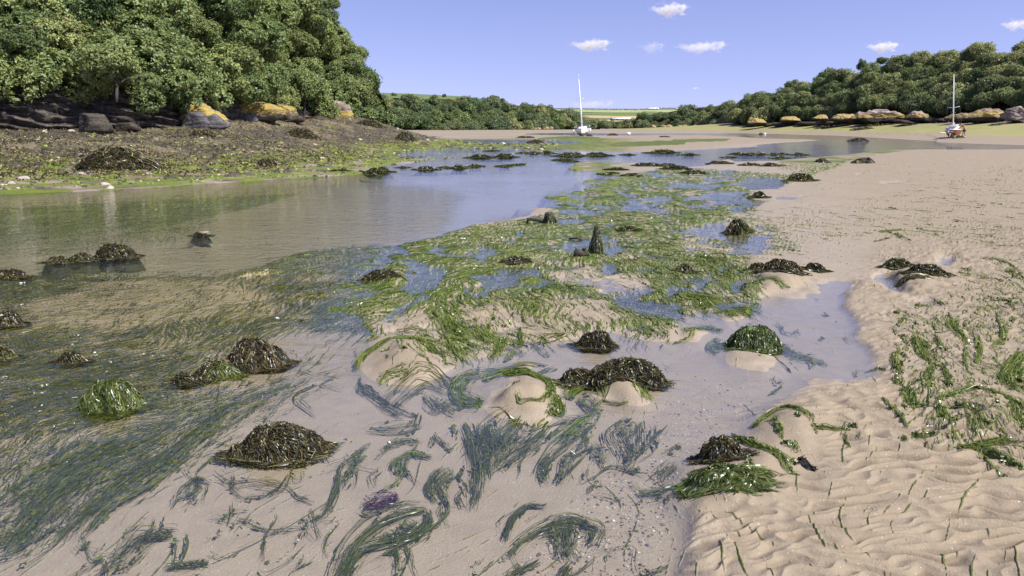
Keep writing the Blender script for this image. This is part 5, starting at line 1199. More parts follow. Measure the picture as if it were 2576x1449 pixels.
CLUMPS = [
    ('large dark triangular mass of submerged green weed in the middle of the front pool', 'd', 'H', [([(850, 320), (900, 500), (950, 680), (930, 980)], 55, 170), ([(1000, 330), (1020, 520), (1000, 720)], 90, 260), ([(1300, 330), (1150, 450), (1060, 640)], 110, 320), ([(1500, 360), (1300, 520), (1050, 680)], 70, 180), ([(1650, 320), (1400, 480), (1100, 660)], 35, 60), ([(930, 400), (1150, 500), (1350, 440)], 70, 200)]),
    ('bright yellow green tuft hanging from the sand hump into the front pool', 'b', 'H', [([(1770, 320), (1650, 420), (1600, 510)], 55, 260), ([(1850, 260), (1700, 330), (1560, 430), (1480, 490)], 30, 120)]),
    ('feathery green weed fanned out right of the dark triangular mass', 'd', 'H', [([(1850, 320), (1600, 480), (1450, 620), (1400, 760)], 60, 150), ([(1800, 500), (1650, 600), (1560, 780)], 60, 170), ([(1780, 480), (1850, 560), (1880, 650)], 45, 140), ([(1500, 560), (1440, 640), (1490, 780)], 35, 70)]),
    ('dark weed bunch curving down at the edge of the pebbly patch', 'd', 'H', [([(2080, 300), (1940, 400), (2050, 560), (2000, 690)], 50, 170), ([(2130, 320), (2130, 480), (2060, 600)], 55, 170), ([(2200, 480), (2100, 580), (1990, 690)], 18, 40)]),
    ('dark weed wisps over the pebbles beside the brown capped ridge', 'd', 'H', [([(2330, 350), (2230, 420), (2200, 500)], 25, 50), ([(2434, 480), (2350, 520), (2280, 570)], 22, 50), ([(2380, 620), (2290, 680), (2250, 760)], 40, 110), ([(2400, 800), (2250, 820), (2120, 840)], 45, 170), ([(1860, 760), (1800, 780), (1760, 850)], 20, 40)]),
    ('big dark green weed bundle sweeping to the bottom edge of the front pool', 'd', 'H', [([(640, 950), (480, 960), (250, 1050), (80, 1200), (0, 1400), (-40, 1500)], 55, 260), ([(630, 1000), (560, 1130), (350, 1180), (120, 1250), (0, 1440), (-40, 1500)], 75, 300), ([(620, 950), (640, 1050), (560, 1150), (400, 1200)], 35, 130), ([(380, 1150), (370, 1250), (400, 1360)], 22, 50), ([(560, 1060), (480, 1100), (350, 1150)], 60, 220)]),
    ('knotted dark weed lump trailing long stalks above the sweeping bundle', 'd', 'H', [([(780, 650), (680, 780), (740, 880), (790, 960), (620, 1110), (400, 1220), (200, 1330)], 14, 60), ([(790, 660), (720, 720), (670, 800), (740, 900)], 55, 230), ([(880, 650), (860, 700), (740, 750)], 22, 60), ([(740, 880), (720, 960), (770, 1080)], 22, 40)]),
    ('arched green weed frond left of the jellyfish-shaped clump near the bottom', 'd', 'H', [([(1480, 930), (1330, 920), (1240, 1000), (1180, 1120), (1160, 1190)], 28, 190)]),
    ('jellyfish-shaped green weed clump near the bottom right of the front pool', 'd', 'H', [([(1800, 1060), (1620, 1000), (1400, 1090), (1260, 1180), (1180, 1300)], 45, 240), ([(1700, 1030), (1820, 1090), (1760, 1200)], 50, 180), ([(1560, 1050), (1500, 1150), (1600, 1330)], 50, 120), ([(1650, 1060), (1620, 1200), (1690, 1330)], 40, 110), ([(1700, 1040), (1550, 1080), (1400, 1140)], 60, 220)]),
    ('olive weed sprays cut by the bottom edge below the jellyfish-shaped clump', 'o', 'H', [([(1450, 1310), (1330, 1370), (1220, 1430), (1100, 1500)], 22, 110), ([(1640, 1330), (1580, 1420), (1540, 1500)], 28, 110), ([(1300, 1330), (1200, 1420)], 12, 25)]),
    ('single thin looping olive strand near the bottom of the front pool', 'o', 'H', [([(1700, 1310), (1850, 1230), (2050, 1195), (2120, 1210), (2090, 1300), (2110, 1400), (2180, 1430)], 5, 9)]),
    ('olive weed tuft at the bottom edge at the end of the looping strand', 'o', 'H', [([(2140, 1420), (2250, 1400), (2340, 1370)], 28, 90)]),
    ('tangled dark weed spreading left of the ring-weeded sand hump', 'd', 'H', [([(840, 130), (600, 60), (450, 130), (330, 220), (500, 290)], 60, 240), ([(100, 50), (220, 130), (380, 230), (560, 290)], 32, 120), ([(760, 180), (700, 220), (830, 310)], 25, 60), ([(600, 120), (700, 240), (780, 200)], 50, 120), ([(130, 20), (120, 120), (200, 180)], 12, 25)]),
    ('glistening green tuft breaking the surface left of the ringed hump', 'b', 'H', [([(480, 20), (330, 40), (250, 100)], 35, 170)]),
    ('dark green weed bunch hanging left near the oval brown mound', 'd', 'H', [([(170, 560), (60, 660), (10, 820)], 45, 230), ([(220, 480), (130, 540), (60, 640)], 22, 80)]),
    ('yellow green arched tuft breaking the surface in the middle of the front pool', 'b', 'H', [([(660, 590), (500, 560), (380, 610), (350, 680)], 24, 200), ([(430, 600), (440, 740)], 40, 90), ([(440, 730), (380, 780), (270, 840)], 12, 25)]),
    ('flat dark weed streamers behind the arched yellow green tuft', 'd', 'H', [([(580, 340), (350, 380), (160, 380)], 32, 130), ([(600, 470), (430, 470), (280, 540)], 28, 120), ([(560, 260), (540, 340), (510, 430)], 12, 30), ([(680, 420), (650, 500), (640, 530)], 10, 25), ([(680, 440), (800, 540)], 12, 25)]),
    ('thin dark weed knots in the clear water right of the yellow green tuft', 'd', 'H', [([(660, 430), (720, 480), (790, 540)], 14, 40), ([(300, 660), (220, 720), (240, 810)], 14, 35), ([(870, 800), (830, 870), (870, 950)], 12, 30)]),
    ('long mass of streaming weed in the current at the lower left', 'd', 'G', [([(2150, 30), (1700, 200), (1200, 560), (800, 830), (480, 1120)], 60, 420), ([(1700, 180), (1300, 480), (900, 780), (600, 1000), (400, 1180)], 45, 260), ([(1400, 540), (1050, 800), (780, 930), (560, 1180)], 45, 260), ([(1300, 330), (900, 500), (500, 700), (200, 1000), (0, 1250)], 110, 650), ([(1000, 430), (600, 600), (300, 850), (40, 1280)], 110, 650), ([(700, 520), (300, 700), (0, 900)], 90, 420), ([(800, 900), (600, 1000), (350, 1240), (120, 1390)], 20, 70), ([(2200, 110), (2050, 140), (1900, 260)], 18, 60), ([(1900, 170), (1700, 330), (1500, 420)], 30, 80)]),
    ('fine hair-like weed net in clear water below the oval brown mound', 'o', 'G', [([(2080, 800), (1850, 760), (1650, 780), (1500, 690)], 55, 90), ([(2060, 690), (2000, 800), (1900, 860), (1650, 870)], 30, 80), ([(2040, 800), (2100, 870), (2240, 930)], 14, 30), ([(1650, 700), (1640, 800), (1720, 870)], 30, 40)]),
    ('ragged dark weed scraps left of the hair-like net', 'd', 'G', [([(1520, 770), (1400, 720), (1300, 780), (1240, 870)], 18, 60), ([(1400, 700), (1380, 830), (1260, 860), (1200, 940)], 26, 90), ([(1480, 780), (1440, 900)], 14, 30), ([(1420, 880), (1350, 900)], 26, 50), ([(1620, 570), (1520, 590), (1400, 700)], 14, 40)]),
    ('dark weed tuft with a very long straight stalk near the bottom left', 'd', 'G', [([(1500, 1330), (1350, 1350), (1160, 1350)], 26, 190), ([(1280, 1340), (1330, 1200), (1320, 1110)], 14, 30), ([(1240, 1340), (1260, 1200), (1240, 1120)], 14, 25), ([(1500, 1330), (1750, 1220), (2000, 1090), (2240, 950), (2434, 820)], 6, 16), ([(1600, 1290), (1480, 1260)], 8, 16)]),
    ('hook-shaped single strand near the bottom centre left', 'o', 'G', [([(1825, 1340), (1840, 1400), (1890, 1425), (2050, 1340), (2200, 1185)], 4, 7), ([(2130, 1250), (2110, 1330)], 3, 3)]),
    ('curved leafy strand left of the sweeping bundle', 'o', 'G', [([(2434, 1050), (2360, 1140), (2330, 1230), (2360, 1290)], 16, 40)]),
    ('loose brownish weed tangle at the bottom left of the front pool', 'o', 'G', [([(1300, 1110), (1100, 1150), (950, 1280), (750, 1400), (620, 1470)], 55, 110), ([(1250, 1140), (1000, 1140), (880, 1220), (750, 1330)], 36, 90), ([(1240, 1120), (1100, 1130), (1000, 1190)], 36, 110), ([(750, 1290), (740, 1380), (770, 1440)], 20, 40), ([(1100, 1000), (1080, 1100), (960, 1250)], 14, 30), ([(950, 1350), (870, 1370), (830, 1400)], 14, 30)]),
    ('crossed thin weed stems lying on the sand at bottom centre left', 'o', 'G', [([(1660, 900), (1660, 1000), (1630, 1100)], 6, 12), ([(1800, 950), (1600, 980), (1500, 1010)], 6, 16), ([(1490, 1010), (1640, 1040)], 10, 16), ([(1600, 990), (1550, 1120)], 4, 6), ([(1820, 1110), (1700, 1140), (1570, 1195)], 4, 7), ([(1600, 1110), (1450, 1180)], 9, 12), ([(1180, 1000), (1150, 1080), (1280, 1070)], 9, 18), ([(880, 1100), (960, 1070)], 7, 12)]),
    ('dark plaited weed strand at the right of the long stalk', 'd', 'G', [([(2420, 680), (2400, 820), (2320, 980), (2220, 1045)], 26, 130)]),
    ('long thick green weed tress on the rippled sand at the right', 'b', 'F', [([(1640, 1060), (1700, 1180), (1800, 1260), (1850, 1310)], 34, 280), ([(1780, 1280), (1750, 1380), (1780, 1449)], 22, 130), ([(1850, 1290), (1890, 1380), (1870, 1449)], 26, 160), ([(1780, 1060), (1830, 1150), (1900, 1200)], 16, 90)]),
    ('short green weed knot left of the long thick tress', 'b', 'F', [([(1500, 1190), (1520, 1270), (1560, 1370)], 30, 160), ([(1520, 1195), (1620, 1230)], 10, 40), ([(1510, 1370), (1540, 1440)], 30, 90)]),
    ('narrow hanging strand of green weed right of the long tress', 'b', 'F', [([(2100, 1080), (2115, 1180), (2095, 1270)], 16, 110), ([(2000, 1110), (2010, 1260), (2060, 1380)], 6, 30), ([(2130, 1300), (2150, 1370)], 8, 20)]),
    ('weed wisps on the sand between the long tress and the wrack heap', 'b', 'F', [([(1880, 890), (1920, 1000), (1990, 1080), (2060, 1140)], 22, 170), ([(1960, 950), (1950, 1050)], 22, 90), ([(2230, 910), (2280, 1020), (2290, 1100), (2180, 1180)], 18, 110), ([(1640, 860), (1720, 840), (1800, 870)], 24, 110), ([(1530, 1000), (1570, 950), (1610, 930)], 20, 80), ([(1510, 890), (1550, 900)], 20, 60), ([(1560, 1070), (1600, 1100)], 16, 60), ([(1780, 990), (1820, 1060)], 12, 60)]),
    ('dense bright green weed mat cut by the right edge', 'b', 'F', [([(2434, 1180), (2340, 1290), (2280, 1380), (2330, 1449)], 55, 420), ([(2300, 1330), (2330, 1449), (2434, 1500)], 45, 260), ([(2434, 1290), (2380, 1380), (2434, 1449)], 40, 200)]),
    ('yellow green tuft on the sand just right of the furthest wrack heap', 'b', 'F', [([(1970, 590), (2010, 605), (2060, 610)], 22, 80)]),
    ('yellow green tuft cut by the right edge level with the furthest wrack heap', 'b', 'F', [([(2300, 590), (2380, 640), (2434, 680)], 18, 90)]),
    ('long thin green wisp high on the sand near the right edge', 'b', 'F', [([(2120, 510), (2300, 540), (2434, 650)], 14, 80)]),
    ('thin pale green wisp on the ripples above the dense mat at the right edge', 'b', 'F', [([(2140, 790), (2300, 830), (2434, 860)], 8, 50)]),
    ('thin green weed line on pale sand beyond the wrack heaps', 'b', 'F', [([(1390, 310), (1480, 300), (1600, 295)], 12, 120), ([(1450, 310), (1550, 350), (1650, 395)], 8, 60), ([(1360, 380), (1430, 370), (1480, 350)], 10, 60), ([(1660, 285), (1740, 310)], 8, 40), ([(1740, 250), (1790, 262)], 12, 40)]),
    ('weed fringe trailing right from the round green boulder', 'b', 'F', [([(730, 1150), (850, 1190), (960, 1200), (1050, 1240)], 18, 190), ([(900, 1200), (930, 1260)], 14, 50)]),
    ('weed fringe trailing left from the round green boulder', 'b', 'F', [([(300, 1000), (150, 970), (-20, 1030)], 30, 260), ([(260, 1040), (200, 1100), (250, 1170)], 30, 150), ([(100, 980), (60, 1060), (-60, 1090)], 18, 60)]),
    ('single dark strand crossing the sand in front of the round green boulder', 'd', 'F', [([(620, 1150), (700, 1220), (760, 1270), (820, 1330)], 5, 12), ([(500, 1200), (590, 1210)], 5, 10)]),
    ('dark scraps floating in the shallow right pool', 'd', 'F', [([(655, 930), (700, 960), (720, 1000), (850, 1030)], 10, 40), ([(790, 985), (800, 1020)], 14, 30), ([(985, 1030), (1020, 1045)], 16, 40), ([(1000, 870), (1055, 885)], 12, 50), ([(770, 1145), (850, 1170), (955, 1165)], 14, 80), ([(1150, 980), (1170, 1050), (1220, 1090)], 4, 8), ([(740, 1100), (790, 1090)], 6, 14)]),
    ('twisted dark loop of weed in the shallow water above the near sand hump', 'd', 'F', [([(620, 1449), (690, 1400), (720, 1370)], 12, 50), ([(680, 1380), (640, 1340), (650, 1310)], 6, 14), ([(720, 1370), (690, 1330)], 6, 14), ([(1230, 1340), (1240, 1275), (1300, 1275)], 7, 20), ([(1300, 1290), (1400, 1270), (1450, 1300)], 12, 90)]),
    ('green weed crest along the near sand hump', 'b', 'I', [([(500, 430), (560, 350), (640, 320), (740, 315), (830, 370), (940, 430)], 14, 320), ([(540, 380), (520, 420)], 14, 60), ([(620, 380), (680, 480), (710, 560)], 12, 110), ([(800, 390), (820, 440)], 12, 50)]),
    ('ragged green weed strip stretching right of the near sand hump', 'b', 'I', [([(900, 460), (1050, 470), (1220, 470)], 12, 170), ([(1180, 425), (1250, 450)], 14, 110), ([(1150, 490), (1160, 550), (1190, 610)], 9, 60), ([(940, 470), (960, 510)], 10, 30), ([(1250, 480), (1265, 570)], 4, 12)]),
    ('long diagonal weed strand ending in a dark tuft on the ripples', 'b', 'I', [([(1410, 230), (1550, 380), (1600, 480)], 8, 110), ([(1620, 510), (1720, 530), (1820, 515)], 20, 190), ([(1560, 520), (1590, 580)], 14, 70), ([(1720, 560), (1760, 660)], 5, 16)]),
    ('ring of green weed round the sand hump at the right edge', 'b', 'I', [([(1790, 280), (1900, 215), (2100, 180), (2300, 240), (2434, 330), (2480, 420)], 14, 380), ([(1790, 290), (1850, 380), (1940, 490)], 24, 190), ([(1900, 320), (2080, 370)], 16, 120), ([(2320, 280), (2380, 400), (2434, 500)], 26, 190), ([(2200, 290), (2260, 350)], 14, 50)]),
    ('bright weed drift below the ringed hump at the right edge', 'b', 'I', [([(1930, 625), (2100, 600), (2250, 560), (2434, 590)], 24, 330), ([(2080, 600), (2250, 690), (2434, 790)], 28, 330), ([(2080, 650), (2200, 760), (2330, 860)], 8, 60), ([(2060, 440), (2070, 570)], 14, 90), ([(2010, 440), (2030, 490)], 14, 60), ([(2250, 440), (2180, 470), (2060, 440)], 10, 60)]),
    ('green weed fan on wet sand above the long diagonal strand', 'b', 'I', [([(1540, 150), (1640, 200), (1660, 320)], 28, 210), ([(1540, 160), (1600, 260), (1660, 330)], 18, 80), ([(1550, 300), (1600, 310)], 12, 50), ([(1690, 310), (1740, 320)], 12, 50)]),
    ('green weed fringe running down the right side of the near sand ridge', 'b', 'I', [([(330, 420), (480, 540), (620, 640), (820, 720)], 24, 420), ([(560, 590), (680, 700), (760, 800), (850, 790)], 26, 150), ([(450, 680), (500, 780), (525, 910)], 14, 130), ([(520, 900), (440, 930), (400, 945)], 6, 20), ([(700, 580), (790, 600), (810, 640)], 18, 120), ([(680, 840), (760, 800), (830, 800)], 4, 10)]),
    ('black glistening frond at the end of the near sand ridge', 'k', 'I', [([(820, 660), (890, 710), (965, 755)], 14, 110)]),
    ('green strands spread over the sand between boulder and pools', 'b', 'F', [([(-40, 740), (200, 800), (400, 850), (560, 880)], 60, 520), ([(330, 840), (350, 880), (330, 920)], 26, 110), ([(500, 800), (560, 860)], 26, 110), ([(420, 690), (600, 695), (770, 725)], 22, 220), ([(80, 480), (250, 530), (400, 640)], 60, 420), ([(430, 620), (540, 610)], 8, 20), ([(130, 800), (160, 880)], 8, 30)]),
    ('weed rim of the large sand hump left of the wrack mound', 'b', 'E', [([(90, 1390), (140, 1290), (260, 1240), (400, 1180), (560, 1190), (740, 1290)], 18, 330), ([(280, 1290), (370, 1290)], 8, 30), ([(390, 1300), (480, 1310)], 9, 40), ([(530, 1330), (620, 1340), (660, 1400)], 9, 40), ([(740, 1280), (760, 1350)], 14, 60)]),
    ('shock of bright strands combed down the sand in the centre', 'b', 'E', [([(740, 1020), (810, 1090), (880, 1160)], 48, 330), ([(620, 980), (700, 1050)], 16, 70), ([(360, 1100), (560, 1080), (720, 1110)], 12, 70)]),
    ('hanging tufts of weed on the sand left of the compact brown mound', 'b', 'E', [([(760, 1170), (820, 1250), (880, 1310)], 20, 150), ([(1170, 1130), (1110, 1240), (1060, 1300)], 24, 200), ([(1270, 1105), (1275, 1220)], 16, 110), ([(1050, 1070), (1000, 1180)], 16, 80), ([(1160, 1310), (1230, 1250), (1330, 1250)], 18, 130), ([(920, 1085), (970, 1090)], 14, 50), ([(1140, 1080), (1210, 1070)], 10, 40), ([(1070, 1040), (1100, 1030)], 16, 40)]),
    ('submerged weed wisps in the pool left of the compact brown mound', 'd', 'E', [([(1620, 1130), (1500, 1150), (1330, 1180)], 22, 130), ([(1480, 1270), (1380, 1200), (1340, 1180)], 16, 50), ([(1500, 1340), (1300, 1330), (1000, 1370), (760, 1440)], 26, 110), ([(1560, 1330), (1450, 1370), (1330, 1440)], 20, 70)]),
    ('green ring of weed draped round the large pale sand hump', 'b', 'H', [([(1020, 230), (850, 180), (820, 100), (900, 20), (1020, 10)], 45, 520), ([(1000, 40), (1150, -10), (1330, 10), (1440, 60), (1500, 130), (1480, 220)], 34, 620), ([(1520, 150), (1420, 250), (1270, 280), (1250, 210)], 12, 90), ([(1500, 180), (1560, 280), (1450, 300)], 45, 330), ([(800, 190), (870, 250)], 14, 60), ([(1210, 110), (1230, 160), (1280, 130)], 8, 40)]),
    ('green weed band across the second pale sand hump', 'b', 'H', [([(1600, 180), (1720, 80), (1830, 90), (1890, 190)], 36, 420), ([(1860, 200), (1960, 215), (2060, 220)], 9, 70), ([(2100, 60), (2170, 150), (2210, 220)], 28, 150), ([(1700, 160), (1780, 240), (1880, 260)], 34, 180)]),
    ('purple weed patch lying under the front pool', 'p', 'H', [([(410, 850), (300, 890), (140, 950)], 60, 330)]),
]
for i, (lb, tone, tl, sp_) in enumerate(CLUMPS):
    Ps, Ws = [], []
    for j, (pts, w, n) in enumerate(sp_):
        a, b = spine_strands(T(tl, pts), w * tsc(tl), int(n * (.22 if 'current at the lower left' in lb else .40)) + 2, 1000 + i * 20 + j, wd=.0032 if tone != 'k' else .008)
        Ps.append(a); Ws.append(b)
    P2 = np.concatenate(Ps); Wd = np.concatenate(Ws)
    mid = P2.reshape(-1, 2).mean(0); org = np.array([mid[0], mid[1], 0.0])
    fl = .75 if tone in 'dop' else .95
    lf_ = .006 if tone != 'b' else .011
    o = obj('seaweed_clump', strand_mesh('seaweed_clump', P2, Wd, tone, 500 + i, fl, lf_, org, m_strand), None, tuple(org))
    tag(o, lb, 'seaweed')

# loose strands everywhere else, along the flow (uncountable)
n = 120000
u = rng.uniform(-150, 2726, n); v = rng.uniform(430, 1560, n)
dn = samp(WD, u, v); x, y = un(u, v)
pt = fb2(x * 1.5, y * 1.5, 3, 61) * .5 + fb2(x * 5, y * 5, 2, 62) * .2
keep = (rng.uniform(0, 1, n) > .9 * (samp(RIP, u, v) > .4) * (dn < .14)) & (rng.uniform(0, 1, n) < np.clip((dn - .05 + pt * np.clip(dn * 1.8 - .05, .03, 1)) * 1.1, 0.002, 1) ** 1.2)
x, y, u, v, dn = x[keep], y[keep], u[keep], v[keep], dn[keep]; n = len(x)
K = 9; d = np.hypot(y, CAMZ); L = np.clip(.05 * d ** .7, .10, .32) * rng.uniform(.4, 1.6, n); brd = rng.uniform(0, 1, n) < .35; L = np.where(brd, L * .4, L)
P2 = np.zeros((n, K, 2)); P2[:, 0] = np.stack([x, y], -1); dx, dy = flow(x, y); sgn = np.where(rng.uniform(0, 1, n) < .5, 1, -1); dx, dy = dx * sgn, dy * sgn
for k_ in range(1, K):
    P2[:, k_, 0] = P2[:, k_ - 1, 0] + dx * L / (K - 1); P2[:, k_, 1] = P2[:, k_ - 1, 1] + dy * L / (K - 1)
    ex, ey = flow(P2[:, k_, 0], P2[:, k_, 1]); s_ = np.where(ex * dx + ey * dy < 0, -1, 1); dx, dy = ex * s_ + .4 * rng.normal(size=n), ey * s_ + .4 * rng.normal(size=n)
    m_ = np.hypot(dx, dy); dx, dy = dx / m_, dy / m_
W = (.0040 * np.where(brd, rng.uniform(1.3, 3.2, n), rng.uniform(.5, 1.4, n)) * np.clip(d / 3.5, .8, 8) ** .62)[:, None] * (1 - .6 * np.linspace(0, 1, K)[None] ** 2) * (.35 + .65 * np.minimum(1, np.linspace(0, 1, K) * 6))[None]
olive = samp(GRV, u, v) > .5 + .15 * rng.normal(size=n)
sub = ~olive & (hfast(x, y) < -.012)
for sel, tone, lb in ((~olive & ~sub, 'b', 'green weed strewn over the sand and pools'), (olive, 'o', 'olive weed swirling in the shallow river'), (sub, 'd', 'dark green weed under the shallow water')):
    tag(obj('seaweed', strand_mesh('seaweed', P2[sel], W[sel], tone, 77, .8, .009, None, m_strand)), lb, 'seaweed', kind='stuff')
# long loose wisps between the clumps of the front pool
lob = []
for i in range(80):
    u0 = rng.uniform(60, 1720); v0 = rng.uniform(900, 1470); x0, y0 = un(u0, v0)
    if float(hfast(x0, y0)) > .0: continue
    a = math.atan2(.7, -1) + rng.normal() * .7; ln_ = rng.uniform(50, 210); bend = rng.normal() * .9
    lob.append(([(u0, v0), (u0 + ln_ * .5 * math.cos(a), v0 + ln_ * .5 * math.sin(a) * .7), (u0 + ln_ * (.5 * math.cos(a) + .5 * math.cos(a + bend)), v0 + ln_ * .7 * (.5 * math.sin(a) + .5 * math.sin(a + bend)))], rng.uniform(3, 16), int(rng.uniform(3, 14))))
lw = [spine_strands(p_, w_, n_, 4000 + i, wd=.0032) for i, (p_, w_, n_) in enumerate(lob)]
tag(obj('seaweed', strand_mesh('seaweed', np.concatenate([a for a, b in lw]), np.concatenate([b for a, b in lw]), 'd', 78, .6, .006, None, m_strand)), 'loose dark wisps of weed drifting in the front pool', 'seaweed', kind='stuff')
# shell and pebble scatter in the front pool
n = 2600
u = rng.uniform(1250, 2000, n); v = rng.uniform(930, 1500, n); pb = samp(PEB, u, v); x, y = un(u, v); g = hfast(x, y)
ok = (rng.uniform(0, 1, n) < pb * (.35 + .65 * (fb2(x * 3, y * 3, 2, 96) > -.05))) & (g < .012); x, y, g = x[ok], y[ok], g[ok]; V = []; F = []; cc = []
for i in range(len(x)):
    s_ = .003 + .008 * rng.uniform() ** 2.5; a = rng.uniform(0, 6.28); co = bco[i % 4] * np.array([1, 1, .7])
    V.append(np.stack([co[:, 0] * math.cos(a) - co[:, 1] * math.sin(a), co[:, 0] * math.sin(a) + co[:, 1] * math.cos(a), co[:, 2]], -1) * s_ * 2 + np.array([x[i], y[i], g[i] + .002])); F.append(gridF(7, 14)[:, ::-1] + i * 98)
    t_ = rng.uniform(); c = (.55, .51, .46) if t_ < .12 else ((.10, .09, .10) if t_ < .6 else ((.26, .15, .11) if t_ < .75 else (.34, .28, .22))); cc.append(np.tile(np.array(c) * rng.uniform(.7, 1.2), (98, 1)))
tag(obj('shells', mesh('shells', np.concatenate(V), np.concatenate(F), m_sh, np.concatenate(cc))), 'broken shells and pebbles in the front pool', 'shells', kind='stuff')
# ---------------------------------------------------------------- weedy stakes
m_wood = plain('old wet wood', (.05, .04, .03), .8, .4, 20, bump=.6)
def stake(pts, rad, label, weed_n, seed, extra=(), cat='wooden post', d=None):
    """pts seen at (u, v), first at the foot; upright at the foot's distance"""
    x, y = un(*pts[0]); y = float(y); z = gz(float(x), y)
    P = [und(a, b, y) for a, b in pts]; P[0][2] = min(P[0][2], z) - .05
    o = np.array([P[0][0], y, 0]); t = thing('wooden_stake', label, cat, tuple(o))
    mb = MB(); mb.tube(np.array(P) - o, rad, 9)
    mb.build('post', m_wood, t, True)
    for ex, rr in extra:
        MB().tube(np.array([und(a, b, y) for a, b in ex]) - o, rr, 7).build('branch', m_wood, t, True)
    r = np.random.default_rng(seed); PP = np.array(P) - o; K = 6
    ti = r.uniform(.15, 1, weed_n) ** .8; zi = PP[0, 2] + ti * (PP[-1, 2] - PP[0, 2])
    cx = np.interp(zi, PP[:, 2], PP[:, 0]); rd = np.interp(zi, PP[:, 2], np.broadcast_to(rad, len(PP))); an = r.uniform(0, 6.28, weed_n)
    L = r.uniform(.06, .22, weed_n); s = np.linspace(0, 1, K)[None]
    R2 = rd[:, None] * 1.05 + s * .05 * r.uniform(.1, 1.0, weed_n)[:, None] * (1.2 - ti[:, None] * .6)
    Q = np.stack([cx[:, None] + np.cos(an)[:, None] * R2, np.sin(an)[:, None] * R2, np.maximum(zi[:, None] - s * L[:, None], PP[0, 2] + .04)], -1) + r.normal(size=(weed_n, K, 3)) * .005
    W = (.014 * r.uniform(.5, 1.5, weed_n))[:, None] * (1 - .5 * s)
    V, F = ribbons(Q, W, np.stack([np.cos(an), np.sin(an), 0 * an], -1)[:, None, :] + r.normal(size=(weed_n, 1, 3)) * .3)
    c = np.where(r.uniform(0, 1, weed_n)[:, None] < .7, GCOL[r.integers(0, 5, weed_n)] * .85, WCOL[r.integers(0, 3, weed_n)])
    obj('hanging_weed', mesh('hanging_weed', V, F, m_green, np.repeat(c, 2 * K, 0)), t); return t
stake([(1500, 640), (1500, 612), (1502, 585), (1499, 568)], [.085, .07, .035, .012], 'tallest pointed wooden stake draped with dark weed', 420, 1, [([(1502, 592), (1509, 585), (1511, 578)], [.02, .025, .012])])
stake([(1473, 650), (1474, 636), (1470, 624)], [.06, .04, .015], 'short broken stake left of the tallest one', 200, 2, [([(1470, 640), (1452, 634), (1446, 652)], [.05, .06, .04])])
stake([(1383, 563), (1383, 546), (1381, 534)], [.10, .09, .05], 'weedy stump with a bent grey branch at its left', 340, 3, [([(1378, 556), (1346, 552), (1328, 551), (1325, 566)], [.035, .03, .028, .02])])
x, y = un(1450, 603); sdr = MB(); sdr.tube([(-.11, .02, .01), (0, 0, .03), (.10, -.03, .0)], [.012, .018, .008], 7)
o = sdr.build('driftwood', m_wood, None, True); o.location = (float(x), float(y), .0); tag(o, 'dark stick lying in the small pool left of the tallest stake', 'driftwood')

# ---------------------------------------------------------------- boats
m_hullw = plain('white gelcoat', (.80, .80, .78), .35, .05); m_anti = plain('grey antifouling', (.13, .14, .16), .7, .25, 3); m_navy = plain('navy canvas', (.018, .022, .07), .8, .2)
m_varn = plain('varnished wood hull', (.22, .055, .018), .3, .25, 3); m_glass = plain('dark cabin window', (.015, .018, .022), .15, .1); m_alu = plain('white mast paint', (.82, .82, .80), .35, .04); m_wire = plain('rigging wire', (.45, .45, .45), .4, .1, metal=.6); m_blk = plain('black trim', (.02, .02, .02), .5, .2)
def hull_grid(L, B, H, keel=.25, ns=26, nr=13):
    """bow towards -Y; stations along the length, sections from keel to sheer, both sides"""
    G = []
    for i in range(ns):
        s = i / (ns - 1); w = B / 2 * (math.sin(min(1, (s + .02) * 1.45) * math.pi / 2) ** .75) * (1 - .22 * max(0, s - .6) / .4); y = -L / 2 + L * s
        sheer = H * (1.0 + .14 * (1 - s) ** 2 + .03 * s); bot = keel * (1 - min(1, s * 5)) * 1.6 if s < .2 else 0.0
        row = []
        for j in range(nr):
            t = -1 + 2 * j / (nr - 1); a = abs(t)
            z = bot + (sheer - bot) * a ** 1.9; x = math.copysign(w * (a ** .55) * (.86 + .14 * a), t) if a > 0 else 0
            row.append((x, y - .35 * (1 - s) ** 4 * (z / H), z))
        G.append(row)
    return np.array(G)
